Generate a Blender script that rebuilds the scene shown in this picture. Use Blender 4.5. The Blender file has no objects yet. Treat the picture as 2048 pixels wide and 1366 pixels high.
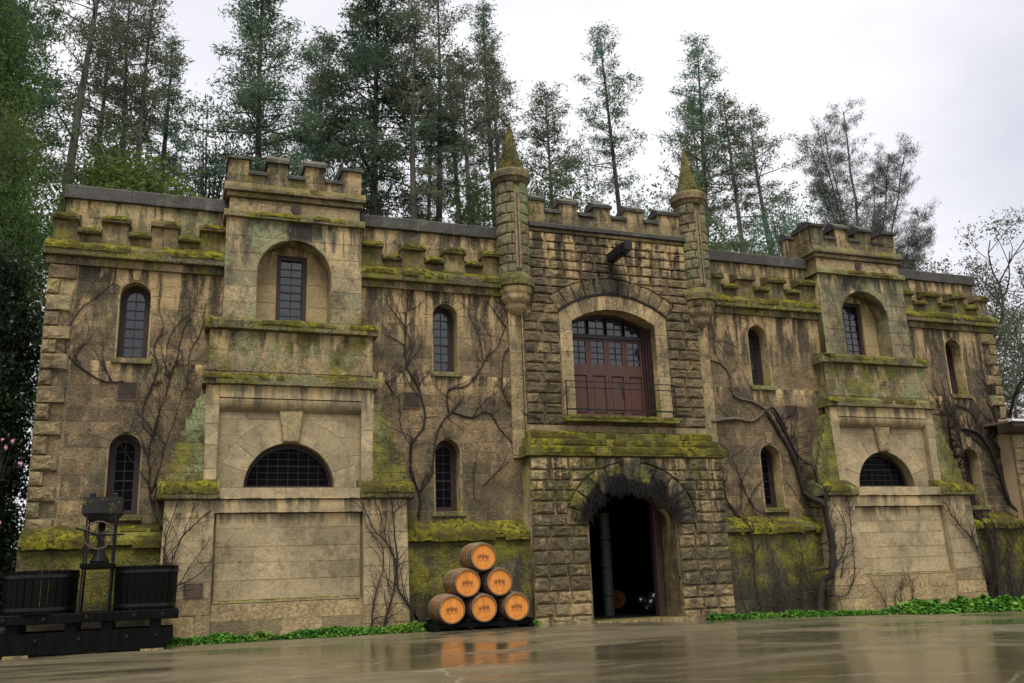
import bpy, bmesh, math, random
import numpy as np
from mathutils import Vector, Matrix, noise as mnoise

random.seed(7)
R = random.uniform
scene = bpy.context.scene
COL = scene.collection
PI = math.pi

# ------------------------------------------------------------------ camera
cam_data = bpy.data.cameras.new('camera')
cam = bpy.data.objects.new('camera', cam_data)
COL.objects.link(cam)
scene.camera = cam
cam_data.sensor_width = 36.0
cam_data.lens = 32.07
cam_data.clip_end = 3000.0
cam_data.clip_start = 0.1
_r = Vector((0.93777606, -0.34536206, -0.03607094))      # camera right, in the world
_d = Vector((0.05341524, 0.24611793, -0.9677669))        # camera down
_f = Vector((0.34310768, 0.90562189, 0.2492511))         # camera forward
cam.matrix_world = Matrix(((_r.x, -_d.x, -_f.x, -10.8), (_r.y, -_d.y, -_f.y, -21.0), (_r.z, -_d.z, -_f.z, 1.08), (0, 0, 0, 1)))

# ------------------------------------------------------------------ sky and sun (overcast, raining)
SUN_EL, SUN_AZ = math.radians(62), math.radians(202)      # azimuth clockwise from +Y
world = bpy.data.worlds.new('World')
scene.world = world
world.use_nodes = True
wn = world.node_tree
for n in list(wn.nodes): wn.nodes.remove(n)
def wnode(t, **kw):
    n = wn.nodes.new(t)
    for k, v in kw.items(): setattr(n, k, v)
    return n
w_out = wnode('ShaderNodeOutputWorld'); w_bg = wnode('ShaderNodeBackground')
w_sky = wnode('ShaderNodeTexSky', sky_type='NISHITA', sun_disc=False, sun_elevation=SUN_EL, sun_rotation=SUN_AZ)
w_tc = wnode('ShaderNodeTexCoord'); w_map = wnode('ShaderNodeMapping'); w_map.inputs['Scale'].default_value = (1.0, 1.0, 1.9)
w_n1 = wnode('ShaderNodeTexNoise'); w_n1.inputs['Scale'].default_value = 1.7; w_n1.inputs['Detail'].default_value = 5; w_n1.inputs['Roughness'].default_value = 0.5
w_rp = wnode('ShaderNodeValToRGB')
w_rp.color_ramp.elements[0].position = 0.38; w_rp.color_ramp.elements[0].color = (3.0, 3.0, 3.35, 1)
w_rp.color_ramp.elements[1].position = 0.60; w_rp.color_ramp.elements[1].color = (4.35, 4.3, 4.4, 1)
w_mx = wnode('ShaderNodeMix', data_type='RGBA'); w_mx.inputs[0].default_value = 0.94
wn.links.new(w_tc.outputs['Generated'], w_map.inputs['Vector'])
wn.links.new(w_map.outputs['Vector'], w_n1.inputs['Vector'])
wn.links.new(w_n1.outputs['Fac'], w_rp.inputs['Fac'])
wn.links.new(w_sky.outputs['Color'], w_mx.inputs[6])
wn.links.new(w_rp.outputs['Color'], w_mx.inputs[7])
wn.links.new(w_mx.outputs[2], w_bg.inputs['Color'])
w_bg.inputs['Strength'].default_value = 0.10
wn.links.new(w_bg.outputs['Background'], w_out.inputs['Surface'])

sun_data = bpy.data.lights.new('sun', 'SUN')
sun_data.energy = 1.5; sun_data.angle = math.radians(34); sun_data.color = (1.0, 0.965, 0.91)
sun = bpy.data.objects.new('sun', sun_data); COL.objects.link(sun)
_sd = Vector((math.sin(SUN_AZ) * math.cos(SUN_EL), math.cos(SUN_AZ) * math.cos(SUN_EL), math.sin(SUN_EL)))
sun.rotation_euler = _sd.to_track_quat('Z', 'Y').to_euler()
sun.location = (-20, -30, 40)

vs = scene.view_settings
vs.view_transform = 'Standard'; vs.look = 'None'; vs.exposure = 1.32; vs.gamma = 1.0
scene.cycles.use_denoising = True
scene.cycles.max_bounces = 6
scene.cycles.diffuse_bounces = 3
scene.cycles.transparent_max_bounces = 6
scene.cycles.volume_bounces = 0

# ------------------------------------------------------------------ node helper
class NT:
    def __init__(s, name):
        s.m = bpy.data.materials.new(name); s.m.use_nodes = True
        s.t = s.m.node_tree; s.b = s.t.nodes['Principled BSDF']
    def n(s, typ, ins=None, **kw):
        x = s.t.nodes.new(typ)
        for k, v in kw.items(): setattr(x, k, v)
        for k, v in (ins or {}).items(): s.set(x.inputs[k], v)
        return x
    def set(s, sock, v):
        if hasattr(v, 'bl_idname') and hasattr(v, 'outputs'): v = v.outputs[0]
        if isinstance(v, bpy.types.NodeSocket): s.t.links.new(v, sock)
        else:
            if sock.type == 'RGBA' and len(v) == 3: v = (*v, 1)
            sock.default_value = v
    def math(s, op, a, b=0.0, clamp=False):
        x = s.n('ShaderNodeMath', {0: a, 1: b}, operation=op); x.use_clamp = clamp; return x.outputs[0]
    def mix(s, f, a, b, blend='MIX'):
        x = s.n('ShaderNodeMix', {0: f, 6: a, 7: b}, data_type='RGBA', blend_type=blend); return x.outputs[2]
    def noise(s, vec, scale, detail=4, rough=0.55, dist=0.0):
        return s.n('ShaderNodeTexNoise', {'Vector': vec, 'Scale': scale, 'Detail': detail, 'Roughness': rough, 'Distortion': dist}).outputs[0]
    def rng(s, v, a, b, c=0.0, d=1.0):
        x = s.n('ShaderNodeMapRange', {0: v, 1: a, 2: b, 3: c, 4: d}); x.clamp = True; return x.outputs[0]
    def scaled(s, vec, sc):
        return s.n('ShaderNodeVectorMath', {0: vec, 1: sc}, operation='MULTIPLY').outputs[0]
    def pos(s): return s.n('ShaderNodeNewGeometry').outputs['Position']
    def bump(s, h, strength=0.4, dist=0.02):
        x = s.n('ShaderNodeBump', {'Height': h, 'Strength': strength, 'Distance': dist}); s.set(s.b.inputs['Normal'], x.outputs[0]); return x
    def out(s, col=None, rough=None, spec=None, metal=None):
        if col is not None: s.set(s.b.inputs['Base Color'], col)
        if rough is not None: s.set(s.b.inputs['Roughness'], rough)
        if spec is not None: s.set(s.b.inputs['Specular IOR Level'], spec)
        if metal is not None: s.set(s.b.inputs['Metallic'], metal)
        return s.m

MOSS_A, MOSS_B = (0.030, 0.030, 0.007), (0.205, 0.185, 0.018)

def stone_mat(name, a, b, c, ledges=(), streak=0.8, moss=0.0, mosszone=None, lichen=0.0, dark=0.3, bump=0.35, var=0.45, pale=(0.60, 0.425, 0.20), topmoss=1.0, damp=0.5, stain=(), grain=0.72, patch=.6, blotch=.6, pits=1.0):
    """weathered sandstone: a/b tan tones, c the grey-green tone of odd blocks; ledges = [(z, length)] heights water runs down from"""
    s = NT(name)
    geo = s.n('ShaderNodeNewGeometry'); P = geo.outputs['Position']; Nn = geo.outputs['Normal']
    rnd = s.n('ShaderNodeObjectInfo').outputs['Random']
    sx = s.n('ShaderNodeSeparateXYZ', {0: P}); z = sx.outputs[2]; x = sx.outputs[0]
    nz = s.n('ShaderNodeSeparateXYZ', {0: Nn}).outputs[2]
    n_big = s.noise(P, 0.75, 9, 0.70); n_mid = s.noise(P, 2.8, 8, 0.70); n_fine = s.noise(P, 22, 5, 0.70)
    f = s.math('ADD', s.math('MULTIPLY', n_mid, 0.55), s.math('MULTIPLY', n_fine, 0.45))
    col = s.mix(s.rng(f, 0.40, 0.61), b, a)
    gr = s.rng(s.noise(P, 12, 6, 0.78), 0.33, 0.67, 1 - grain, 1 + grain * .85)
    col = s.mix(1.0, col, s.n('ShaderNodeCombineColor', {0: gr, 1: gr, 2: gr}).outputs[0], 'MULTIPLY')
    r2 = s.math('FRACT', s.math('MULTIPLY', rnd, 7.31))
    col = s.mix(s.rng(r2, 0.66, 0.8, 0.0, patch), col, c)
    col = s.mix(1.0, col, s.n('ShaderNodeCombineColor', {0: s.rng(rnd, 0, 1, 1 - var, 1 + var * .8), 1: s.rng(rnd, 0, 1, 1 - var * 1.02, 1 + var * .78), 2: s.rng(rnd, 0, 1, 1 - var * 1.05, 1 + var * .72)}).outputs[0], 'MULTIPLY')
    # broad damp / grime patches
    grime = s.rng(s.math('ADD', s.math('MULTIPLY', n_big, .75), s.math('MULTIPLY', n_mid, .25)), 0.46, 0.575, 0.0, dark)
    col = s.mix(grime, col, (0.035, 0.028, 0.014))
    # runoff from ledges: dark streaks, and clean pale stone between them
    if ledges:
        led = None
        for zl, L in ledges:
            m = s.math('MULTIPLY', s.rng(z, zl - L, zl, 0, 1), s.math('LESS_THAN', z, zl + 0.01))
            led = m if led is None else s.math('MAXIMUM', led, m)
        st = s.noise(s.scaled(P, (2.3, 2.3, 0.30)), 1.0, 6, 0.65, 0.35)
        st2 = s.noise(s.scaled(P, (6.0, 6.0, 0.8)), 1.0, 4, 0.6, 0.4)
        ss = s.math('ADD', s.math('MULTIPLY', st, 0.65), s.math('MULTIPLY', st2, 0.35))
        pm = s.math('MULTIPLY', s.rng(ss, 0.505, 0.455), s.math('POWER', led, .9))
        col = s.mix(s.math('MULTIPLY', pm, s.rng(n_mid, 0.3, 0.6, 0.5, 1.0)), col, pale)
        dm = s.math('MULTIPLY', s.rng(ss, 0.495, 0.56), s.math('MULTIPLY', s.math('POWER', led, 0.6), streak))
        col = s.mix(dm, col, (0.022, 0.019, 0.010))
    # pits and rough grain
    pit = s.noise(P, 48, 3, .6)
    col = s.mix(s.rng(pit, .55, .65, 0, .7 * pits), col, (0.035, 0.027, 0.015))
    col = s.mix(s.rng(pit, .43, .33, 0, .45 * pits), col, pale)
    # black crust in ragged blotches, thicker where the stone is already grimy
    bl = s.math('ADD', s.noise(s.scaled(P, (1, 1, .7)), 4.2, 9, .74), s.math('MULTIPLY', s.math('SUBTRACT', n_big, .5), .55))
    col = s.mix(s.rng(bl, .555, .615, 0, blotch), col, (0.024, 0.021, 0.014))
    col = s.mix(s.rng(bl, .43, .37, 0, blotch * .5), col, pale)
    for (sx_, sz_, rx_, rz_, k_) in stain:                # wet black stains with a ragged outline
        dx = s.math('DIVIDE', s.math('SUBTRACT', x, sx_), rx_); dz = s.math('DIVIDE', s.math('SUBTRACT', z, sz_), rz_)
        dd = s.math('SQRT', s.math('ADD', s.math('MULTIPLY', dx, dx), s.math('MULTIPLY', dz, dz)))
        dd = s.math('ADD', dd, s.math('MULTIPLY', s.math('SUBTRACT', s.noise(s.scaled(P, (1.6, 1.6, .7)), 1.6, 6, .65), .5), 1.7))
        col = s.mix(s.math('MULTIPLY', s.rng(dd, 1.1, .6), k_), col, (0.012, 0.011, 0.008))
    # lichen and algae
    if lichen:
        ln = s.noise(s.scaled(P, (1, 1, .55)), 1.7, 6, 0.68)
        lm = s.math('MULTIPLY', s.rng(ln, 0.60 - .12 * lichen, 0.70 - .1 * lichen), min(1, .35 + lichen * .5))
        col = s.mix(lm, col, s.mix(s.rng(n_fine, .4, .6), (0.105, 0.115, 0.04), (0.27, 0.295, 0.145)))
    vor = s.n('ShaderNodeTexVoronoi', {'Vector': P, 'Scale': 9.0}).outputs['Distance']
    spot = s.math('MULTIPLY', s.rng(vor, 0.16, 0.08), s.rng(n_big, 0.5, 0.58, 0, 0.35 + lichen * .3))
    col = s.mix(spot, col, (0.40, 0.38, 0.27))
    # moss: on what faces up, and in zones
    mn = s.noise(P, 3.2, 6, 0.7)
    mm = s.math('MULTIPLY', s.rng(nz, 0.25, 0.75), topmoss)
    mm = s.math('MULTIPLY', mm, s.rng(mn, 0.34, 0.46))
    if moss:
        zone = 1.0
        if mosszone: zone = s.math('MULTIPLY', s.rng(z, mosszone[0] - .25, mosszone[0] + .1), s.rng(z, mosszone[1] + .15, mosszone[1] - .25))
        mz = s.rng(s.noise(s.scaled(P, (1, 1, .8)), 1.3, 6, 0.68), 0.62 - .25 * moss, 0.70 - .2 * moss)
        mm = s.math('MAXIMUM', mm, s.math('MULTIPLY', s.math('MULTIPLY', mz, zone), 0.92))
    mc = s.mix(s.rng(s.math('ADD', s.math('MULTIPLY', s.noise(P, 2.2, 4, 0.6), .5), s.math('MULTIPLY', s.noise(P, 16, 5, 0.75), .5)), 0.41, 0.60), MOSS_A, MOSS_B)
    col = s.mix(mm, col, mc)
    h = s.math('ADD', s.math('MULTIPLY', n_fine, 0.45), s.math('MULTIPLY', n_mid, 0.9))
    h = s.math('ADD', h, s.math('MULTIPLY', s.math('MULTIPLY', mm, s.noise(P, 30, 4, 0.7)), 1.6))
    h = s.math('ADD', h, s.math('MULTIPLY', pit, -.5))
    s.bump(h, min(1.0, bump * 1.7), 0.05)
    return s.out(col, s.rng(n_mid, 0.3, 0.7, 0.62 - damp * .2, 0.92), 0.35)

def simple_mat(name, col, rough=0.7, var=0.25, scale=8, bump=0.15, metal=0.0, spec=0.4, stretch=(1, 1, 1), objvar=0.0, dist=0.01):
    s = NT(name)
    P = s.scaled(s.n('ShaderNodeTexCoord').outputs['Object'], stretch)
    n = s.noise(P, scale, 5, 0.6)
    hi = tuple(min(1, q * (1 + var)) for q in col); lo = tuple(q * (1 - var) for q in col)
    c = s.mix(s.rng(n, 0.3, 0.7), lo, hi)
    if objvar:
        rnd = s.n('ShaderNodeObjectInfo').outputs['Random']
        v = s.rng(rnd, 0, 1, 1 - objvar, 1 + objvar)
        c = s.mix(1.0, c, s.n('ShaderNodeCombineColor', {0: v, 1: v, 2: v}).outputs[0], 'MULTIPLY')
    if bump: s.bump(n, bump, dist)
    return s.out(c, s.rng(n, 0.2, 0.8, max(0.03, rough - .1), min(1, rough + .1)), spec, metal)

TAN, BRN, GRN = (0.410, 0.292, 0.152), (0.145, 0.098, 0.048), (0.115, 0.092, 0.052)
M = {}
M['wing'] = stone_mat('wing_sandstone', (0.335, 0.232, 0.117), (0.105, 0.070, 0.033), GRN, [(8.02, 1.7), (5.9, .5)], dark=0.66, bump=.6, streak=.95, var=.40, stain=[(13.2, 4.6, 1.3, 3.2, .72), (6.1, 3.4, .5, 1.9, .5), (-5.4, 2.7, .9, .8, .45), (3.4, 4.8, .7, .7, .35), (-3.6, 3.0, .6, .8, .35)], lichen=0.25, moss=.28, mosszone=(1.2, 2.6))
M['plinth'] = stone_mat('plinth_sandstone', (0.075, 0.062, .030), (0.022, 0.019, 0.010), (0.025, 0.025, 0.013), [(2.1, 1.7)], dark=0.8, moss=0.92, mosszone=(.7, 2.6), lichen=0.15, pale=(.12, .10, .05))
M['parapet'] = stone_mat('parapet_sandstone', (0.33, .24, .12), (0.09, 0.068, 0.03), (0.10, 0.10, 0.05), [(9.7, 1.2)], dark=0.7, moss=.62, mosszone=(8.3, 9.35), lichen=.45)
M['upper'] = stone_mat('upper_parapet_sandstone', (0.35, .25, .125), (0.10, 0.075, 0.036), GRN, [(9.7, .9)], dark=0.65, moss=.35, mosszone=(8.4, 9.7), lichen=.5)
M['cornice'] = stone_mat('cornice_sandstone', (0.22, .17, .08), (0.07, 0.058, 0.024), (0.08, 0.08, 0.03), dark=0.7, moss=.72, lichen=.3, topmoss=.85)
M['band'] = stone_mat('cornice_band_sandstone', (0.36, .26, .13), (0.06, 0.046, 0.02), (0.1, 0.09, 0.04), [(8.3, .3)], dark=0.8, moss=.4, lichen=.3)
M['tower'] = stone_mat('tower_sandstone', (0.43, .335, .18), (0.20, 0.155, 0.08), (0.17, 0.165, 0.10), [(9.42, 1.4), (6.68, .9)], dark=0.62, lichen=0.85, moss=.2, mosszone=(5.4, 7.4), var=.28, streak=.95, stain=[(-8.3, 9.3, .75, .42, .9), (8.3, 9.3, .75, .45, .9), (7.6, 9.0, .4, .8, .7)])
M['mid'] = stone_mat('tower_apron_sandstone', (0.34, .265, .135), (0.14, 0.11, 0.05), (0.15, 0.16, 0.08), [(6.7, .9)], dark=0.6, lichen=0.9, moss=.6, mosszone=(5.5, 6.7), var=.3)
M['shelf'] = stone_mat('shelf_sandstone', (0.24, .19, .09), (0.08, 0.068, 0.03), (0.1, 0.11, 0.05), dark=0.65, lichen=0.85, moss=.6, topmoss=.85)
M['base'] = stone_mat('tower_base_sandstone', (0.47, .372, .212), (0.315, 0.243, 0.132), (0.24, 0.195, 0.108), [(5.4, .6), (2.9, .3), (2.6, .3)], dark=0.34, lichen=0.0, var=.15, streak=.7, patch=.6, grain=.36, blotch=.30, pits=.5)
M['foot'] = stone_mat('tower_foot_sandstone', (0.47, .345, .175), (0.30, 0.215, 0.105), (0.15, 0.13, 0.075), dark=0.3, var=.25, bump=.8, blotch=.3)
M['niche'] = stone_mat('niche_sandstone', (0.44, .335, .165), (0.34, 0.25, 0.12), (0.36, .27, .13), [(9.0, .6)], dark=0.15, var=.1, blotch=.15, grain=.35)
M['butt'] = stone_mat('buttress_sandstone', (0.22, .19, .085), (0.08, 0.07, 0.03), (0.20, 0.21, 0.085), dark=0.5, lichen=1.1, moss=.85)
M['rock'] = stone_mat('rock_faced_sandstone', (0.27, .19, .095), (0.075, 0.052, 0.024), (0.07, 0.06, 0.033), [(9.85, 1.9)], dark=0.6, bump=.9, var=.42, lichen=.25, topmoss=.4, stain=[(-.1, 8.6, .5, .75, .85)])
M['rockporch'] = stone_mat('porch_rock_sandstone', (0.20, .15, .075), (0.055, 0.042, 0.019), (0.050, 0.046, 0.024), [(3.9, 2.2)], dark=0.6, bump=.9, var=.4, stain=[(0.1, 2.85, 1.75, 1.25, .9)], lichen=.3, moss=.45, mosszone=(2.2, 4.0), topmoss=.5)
M['foot2'] = stone_mat('porch_foot_sandstone', (0.47, .335, .165), (0.25, 0.18, 0.09), (0.12, 0.1, 0.05), dark=0.45, var=.3, bump=.9, topmoss=.5)
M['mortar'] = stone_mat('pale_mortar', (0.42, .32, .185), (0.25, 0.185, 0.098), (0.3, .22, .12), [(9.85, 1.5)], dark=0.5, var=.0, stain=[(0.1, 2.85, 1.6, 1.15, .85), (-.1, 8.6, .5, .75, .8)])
M['mortarwing'] = stone_mat('wing_mortar', (0.40, .31, .18), (0.22, 0.165, 0.09), (0.2, .16, .09), [(8.02, 1.5)], dark=0.6, var=.0)
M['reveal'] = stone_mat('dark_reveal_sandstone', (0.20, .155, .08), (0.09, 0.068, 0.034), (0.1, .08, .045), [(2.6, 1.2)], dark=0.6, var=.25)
M['surround'] = stone_mat('smooth_surround_sandstone', (0.45, .34, .17), (0.30, 0.22, 0.105), (0.25, .2, .1), [(8.3, .8)], dark=0.25, var=.2, streak=.6)
M['pilaster'] = stone_mat('smooth_pilaster_sandstone', (0.38, .28, .14), (0.24, 0.17, 0.08), (0.2, .17, .08), [(7.6, .9)], dark=0.35, var=.2)
M['step'] = stone_mat('weathering_sandstone', (0.16, .13, .05), (0.07, 0.06, 0.022), (0.09, 0.09, 0.03), dark=0.5, moss=1.5, lichen=.2)
M['turret'] = stone_mat('turret_sandstone', (0.27, .22, .115), (0.13, 0.105, 0.05), (0.15, 0.155, 0.09), dark=0.4, lichen=.9, bump=.9, var=.3, topmoss=.6)
M['cone'] = stone_mat('cone_sandstone', (0.20, .155, .06), (0.12, 0.088, 0.03), (0.1, 0.09, 0.03), dark=0.3, moss=1.0, bump=.8, topmoss=1.2)
M['cap'] = stone_mat('coping_slate_stone', (0.070, .066, .060), (0.030, 0.028, 0.025), (0.045, .045, .035), dark=0.3, lichen=.05, moss=.0, topmoss=.30, var=.3, damp=1.6, pale=(.16, .15, .13))
M['merlon'] = stone_mat('merlon_sandstone', (0.36, .25, .115), (0.085, 0.064, 0.032), (0.08, 0.072, 0.04), [(10.95, .9)], dark=0.85, lichen=.3, moss=.35, var=.3)
M['quoin'] = stone_mat('quoin_sandstone', (0.33, .25, .13), (0.17, 0.125, 0.06), (0.24, 0.19, 0.05), dark=0.35, lichen=.45, bump=1.0, var=.3, topmoss=.5)
M['corbel'] = stone_mat('corbel_sandstone', (0.40, .295, .15), (0.25, 0.18, 0.085), (0.2, .15, .08), [(8.3, .5)], dark=0.35, var=.1)
M['wood'] = simple_mat('maroon_paint', (0.072, 0.029, 0.020), 0.5, .3, 3, .2, stretch=(14, 14, 1))
M['frame'] = simple_mat('dark_maroon_frame', (0.030, 0.014, 0.011), 0.5, .3, 6, .15)
M['oldwood'] = simple_mat('dark_brown_post', (0.038, 0.018, 0.012), 0.55, .4, 3, .3, stretch=(14, 14, 1))
M['muntin'] = simple_mat('black_muntin', (0.012, 0.010, 0.010), 0.5, .2)
M['iron'] = simple_mat('black_iron', (0.016, 0.016, 0.019), 0.42, .3, 20, .2, metal=.4)
M['rail'] = simple_mat('green_black_rail', (0.008, 0.011, 0.010), 0.5, .3, 20, .1, spec=.2)
M['rust'] = simple_mat('rusty_grille', (0.075, 0.045, 0.036), 0.8, .4, 20, .3)
M['bronze'] = simple_mat('bronze_plaque', (0.060, 0.042, 0.028), 0.4, .3, 20, .2, metal=.5)
M['bronzehi'] = simple_mat('bronze_letters', (0.19, 0.145, 0.09), 0.4, .2, 20, .1, metal=.5)
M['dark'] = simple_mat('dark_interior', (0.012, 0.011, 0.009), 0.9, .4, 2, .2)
M['void'] = simple_mat('shade_black_plaster', (0.012, 0.011, 0.009), 0.9, .4, 2, .2)  # near-black colour puts the darkness of the unlit room into its walls

def glass_mat(name, tint, ior, rough=.03):
    s = NT(name)
    P = s.n('ShaderNodeTexCoord').outputs['Object']
    rnd = s.n('ShaderNodeObjectInfo').outputs['Random']
    pw = s.n('ShaderNodeVectorMath', {0: s.pos(), 1: s.n('ShaderNodeCombineXYZ', {0: s.math('MULTIPLY', rnd, 40), 1: 0.0, 2: 0.0})}, operation='ADD').outputs[0]
    n = s.noise(pw, 5, 3, 0.5)
    s.bump(n, 0.5, 0.03)
    s.b.inputs['IOR'].default_value = ior
    return s.out(tint, rough, 0.5 if ior > 1.5 else .2)
M['glass'] = glass_mat('old_window_glass', (0.008, 0.009, 0.011), 1.75)
M['glassdim'] = glass_mat('dark_reflection_glass', (0.004, 0.004, 0.005), 1.16)  # dark tint and weak gloss painted in for trees mirrored in these panes

# ------------------------------------------------------------------ mesh helpers
def link(o, parent=None):
    COL.objects.link(o)
    if parent is not None: o.parent = parent
    return o
def mesh_obj(name, v, f, mat, parent=None, smooth=False, kind=None):
    me = bpy.data.meshes.new(name)
    me.from_pydata([tuple(p) for p in v], [], f); me.update()
    if mat is not None: me.materials.append(M[mat] if isinstance(mat, str) else mat)
    if smooth: me.polygons.foreach_set('use_smooth', [True] * len(me.polygons))
    o = bpy.data.objects.new(name, me); link(o, parent)
    if kind: o['kind'] = kind
    return o
def fast_mesh(name, V, F, mat, parent=None, kind=None, smooth=False):
    """V (n,3) float array, F (m,3) int triangles"""
    me = bpy.data.meshes.new(name)
    V = np.ascontiguousarray(V, dtype=np.float32); F = np.ascontiguousarray(F, dtype=np.int32)
    me.vertices.add(len(V)); me.vertices.foreach_set('co', V.ravel())
    k = F.shape[1]
    me.loops.add(F.size); me.loops.foreach_set('vertex_index', F.ravel())
    me.polygons.add(len(F)); me.polygons.foreach_set('loop_start', np.arange(0, F.size, k, dtype=np.int32))
    me.update(calc_edges=True)
    if smooth: me.polygons.foreach_set('use_smooth', np.ones(len(F), dtype=bool))
    if mat is not None: me.materials.append(M[mat] if isinstance(mat, str) else mat)
    o = bpy.data.objects.new(name, me); link(o, parent)
    if kind: o['kind'] = kind
    return o
class MB:
    def __init__(s): s.v = []; s.f = []
    def add(s, v, f):
        k = len(s.v); s.v += [tuple(p) for p in v]; s.f += [tuple(i + k for i in q) for q in f]; return s
    def box(s, x0, x1, y0, y1, z0, z1):
        return s.add([(x0, y0, z0), (x1, y0, z0), (x1, y1, z0), (x0, y1, z0), (x0, y0, z1), (x1, y0, z1), (x1, y1, z1), (x0, y1, z1)],
                     [(0, 3, 2, 1), (4, 5, 6, 7), (0, 1, 5, 4), (1, 2, 6, 5), (2, 3, 7, 6), (3, 0, 4, 7)])
    def bbox(s, x0, x1, y0, y1, z0, z1, b=.01):
        """box with chamfered edges"""
        bm = bmesh.new()
        bmesh.ops.create_cube(bm, size=1)
        for v in bm.verts: v.co = Vector(((x0 + x1) / 2 + v.co.x * (x1 - x0), (y0 + y1) / 2 + v.co.y * (y1 - y0), (z0 + z1) / 2 + v.co.z * (z1 - z0)))
        bmesh.ops.bevel(bm, geom=bm.edges[:], offset=b, segments=1, affect='EDGES')
        bm.verts.index_update()
        s.add([v.co[:] for v in bm.verts], [[v.index for v in f.verts] for f in bm.faces]); bm.free(); return s
    def prism(s, poly, y0, y1):
        """poly in (x,z), counter-clockwise seen from -Y (front); extruded y0 (front) to y1"""
        n = len(poly)
        return s.add([(x, y0, z) for x, z in poly] + [(x, y1, z) for x, z in poly],
                     [tuple(range(n)), tuple(range(2 * n - 1, n - 1, -1))] + [(i, i + n, (i + 1) % n + n, (i + 1) % n) for i in range(n)])
    def profx(s, prof, x0, x1, n=1, jit=0.0):
        """profile in (y,z) extruded along X"""
        k = len(prof); v = []; f = []
        for i in range(n + 1):
            x = x0 + (x1 - x0) * i / n
            v += [(x, y + R(-jit, jit), z + R(-jit, jit)) for y, z in prof]
        for i in range(n):
            for j in range(k):
                f.append((i * k + j, i * k + (j + 1) % k, (i + 1) * k + (j + 1) % k, (i + 1) * k + j))
        f += [tuple(range(k)), tuple(range((n + 1) * k - 1, n * k - 1, -1))]
        return s.add(v, f)
    def lathe(s, prof, seg=24, c=(0, 0, 0), a0=0.0, a1=2 * PI, axis='Z', jit=0.0):
        k = len(prof); full = abs(a1 - a0 - 2 * PI) < 1e-6; m = seg if full else seg + 1; v = []; f = []
        for i in range(m):
            a = a0 + (a1 - a0) * i / seg
            for r, h in prof:
                r2 = r + (R(-jit, jit) if r > 0 else 0)
                p = (r2 * math.cos(a), r2 * math.sin(a), h)
                if axis == 'Y': p = (p[0], p[2], p[1])
                if axis == 'X': p = (p[2], p[0], p[1])
                v.append((p[0] + c[0], p[1] + c[1], p[2] + c[2]))
        for i in range(seg):
            i2 = (i + 1) % m
            for j in range(k - 1):
                f.append((i * k + j, i2 * k + j, i2 * k + j + 1, i * k + j + 1))
        return s.add(v, f)
    def tube(s, pts, rad, seg=6, cap=True):
        pts = [Vector(p) for p in pts]; n = len(pts)
        if not hasattr(rad, '__len__'): rad = [rad] * n
        v = []; f = []; up = Vector((0.13, 0.31, 0.94))
        for i, p in enumerate(pts):
            t = (pts[min(i + 1, n - 1)] - pts[max(i - 1, 0)])
            if t.length < 1e-9: t = Vector((0, 0, 1))
            t.normalize()
            a = t.cross(up)
            if a.length < 1e-3: a = t.cross(Vector((1, 0, 0)))
            a.normalize(); b = t.cross(a)
            for j in range(seg):
                q = 2 * PI * j / seg
                v.append(p + (a * math.cos(q) + b * math.sin(q)) * rad[i])
        for i in range(n - 1):
            for j in range(seg):
                f.append((i * seg + j, i * seg + (j + 1) % seg, (i + 1) * seg + (j + 1) % seg, (i + 1) * seg + j))
        if cap: f += [tuple(range(seg - 1, -1, -1)), tuple(range((n - 1) * seg, n * seg))]
        return s.add(v, f)
    def build(s, name, mat, parent=None, smooth=False, kind=None): return mesh_obj(name, s.v, s.f, mat, parent, smooth, kind)

def empty(name, loc=(0, 0, 0), parent=None):
    o = bpy.data.objects.new(name, None); o.empty_display_size = .2; link(o, parent); o.location = loc; return o
def tag(o, label, cat, group=None):
    o['label'] = label; o['category'] = cat
    if group: o['group'] = group
    return o
def holed(name, outer, holes, y0, y1, mat, parent):
    """a slab with real openings: outlines in (x,z), front at y0, back at y1"""
    cu = bpy.data.curves.new(name, 'CURVE'); cu.dimensions = '2D'; cu.fill_mode = 'BOTH'; cu.extrude = (y1 - y0) / 2
    for poly in [outer] + holes:
        sp = cu.splines.new('POLY'); sp.points.add(len(poly) - 1); sp.use_cyclic_u = True
        for p, (x, z) in zip(sp.points, poly): p.co = (x, z, 0, 1)
    tmp = bpy.data.objects.new('tmp', cu); COL.objects.link(tmp)
    dg = bpy.context.evaluated_depsgraph_get(); dg.update()
    me = bpy.data.meshes.new_from_object(tmp.evaluated_get(dg), depsgraph=dg)
    bpy.data.objects.remove(tmp)
    # curve plane (x,y,z) -> world (x, ymid - z, y)
    ym = (y0 + y1) / 2
    for v in me.vertices: x, yy, zz = v.co; v.co = (x, ym - zz, yy)
    me.materials.clear(); me.materials.append(M[mat]); me.name = name
    o = bpy.data.objects.new(name, me); link(o, parent)
    return o
def arch_poly(cx, hw, zb, zs, n=14, rise=None):
    rise = hw if rise is None else rise
    p = [(cx - hw, zb), (cx + hw, zb)]
    p += [(cx + hw * math.cos(PI * i / n), zs + rise * math.sin(PI * i / n)) for i in range(n + 1)]
    return p
def half_arch(hw, zb, zs, R0=None, rise=None):
    """half width of an arched opening at height z (0 outside); R0 = outer radius of its voussoir ring"""
    R0 = R0 or hw; rise = rise or R0
    def h(z):
        if z < zb - 1e-6: return 0.0
        if z <= zs + 1e-6: return hw
        q = (z - zs) / rise
        return R0 * math.sqrt(1 - q * q) if q < 1 else 0.0
    return h

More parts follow.
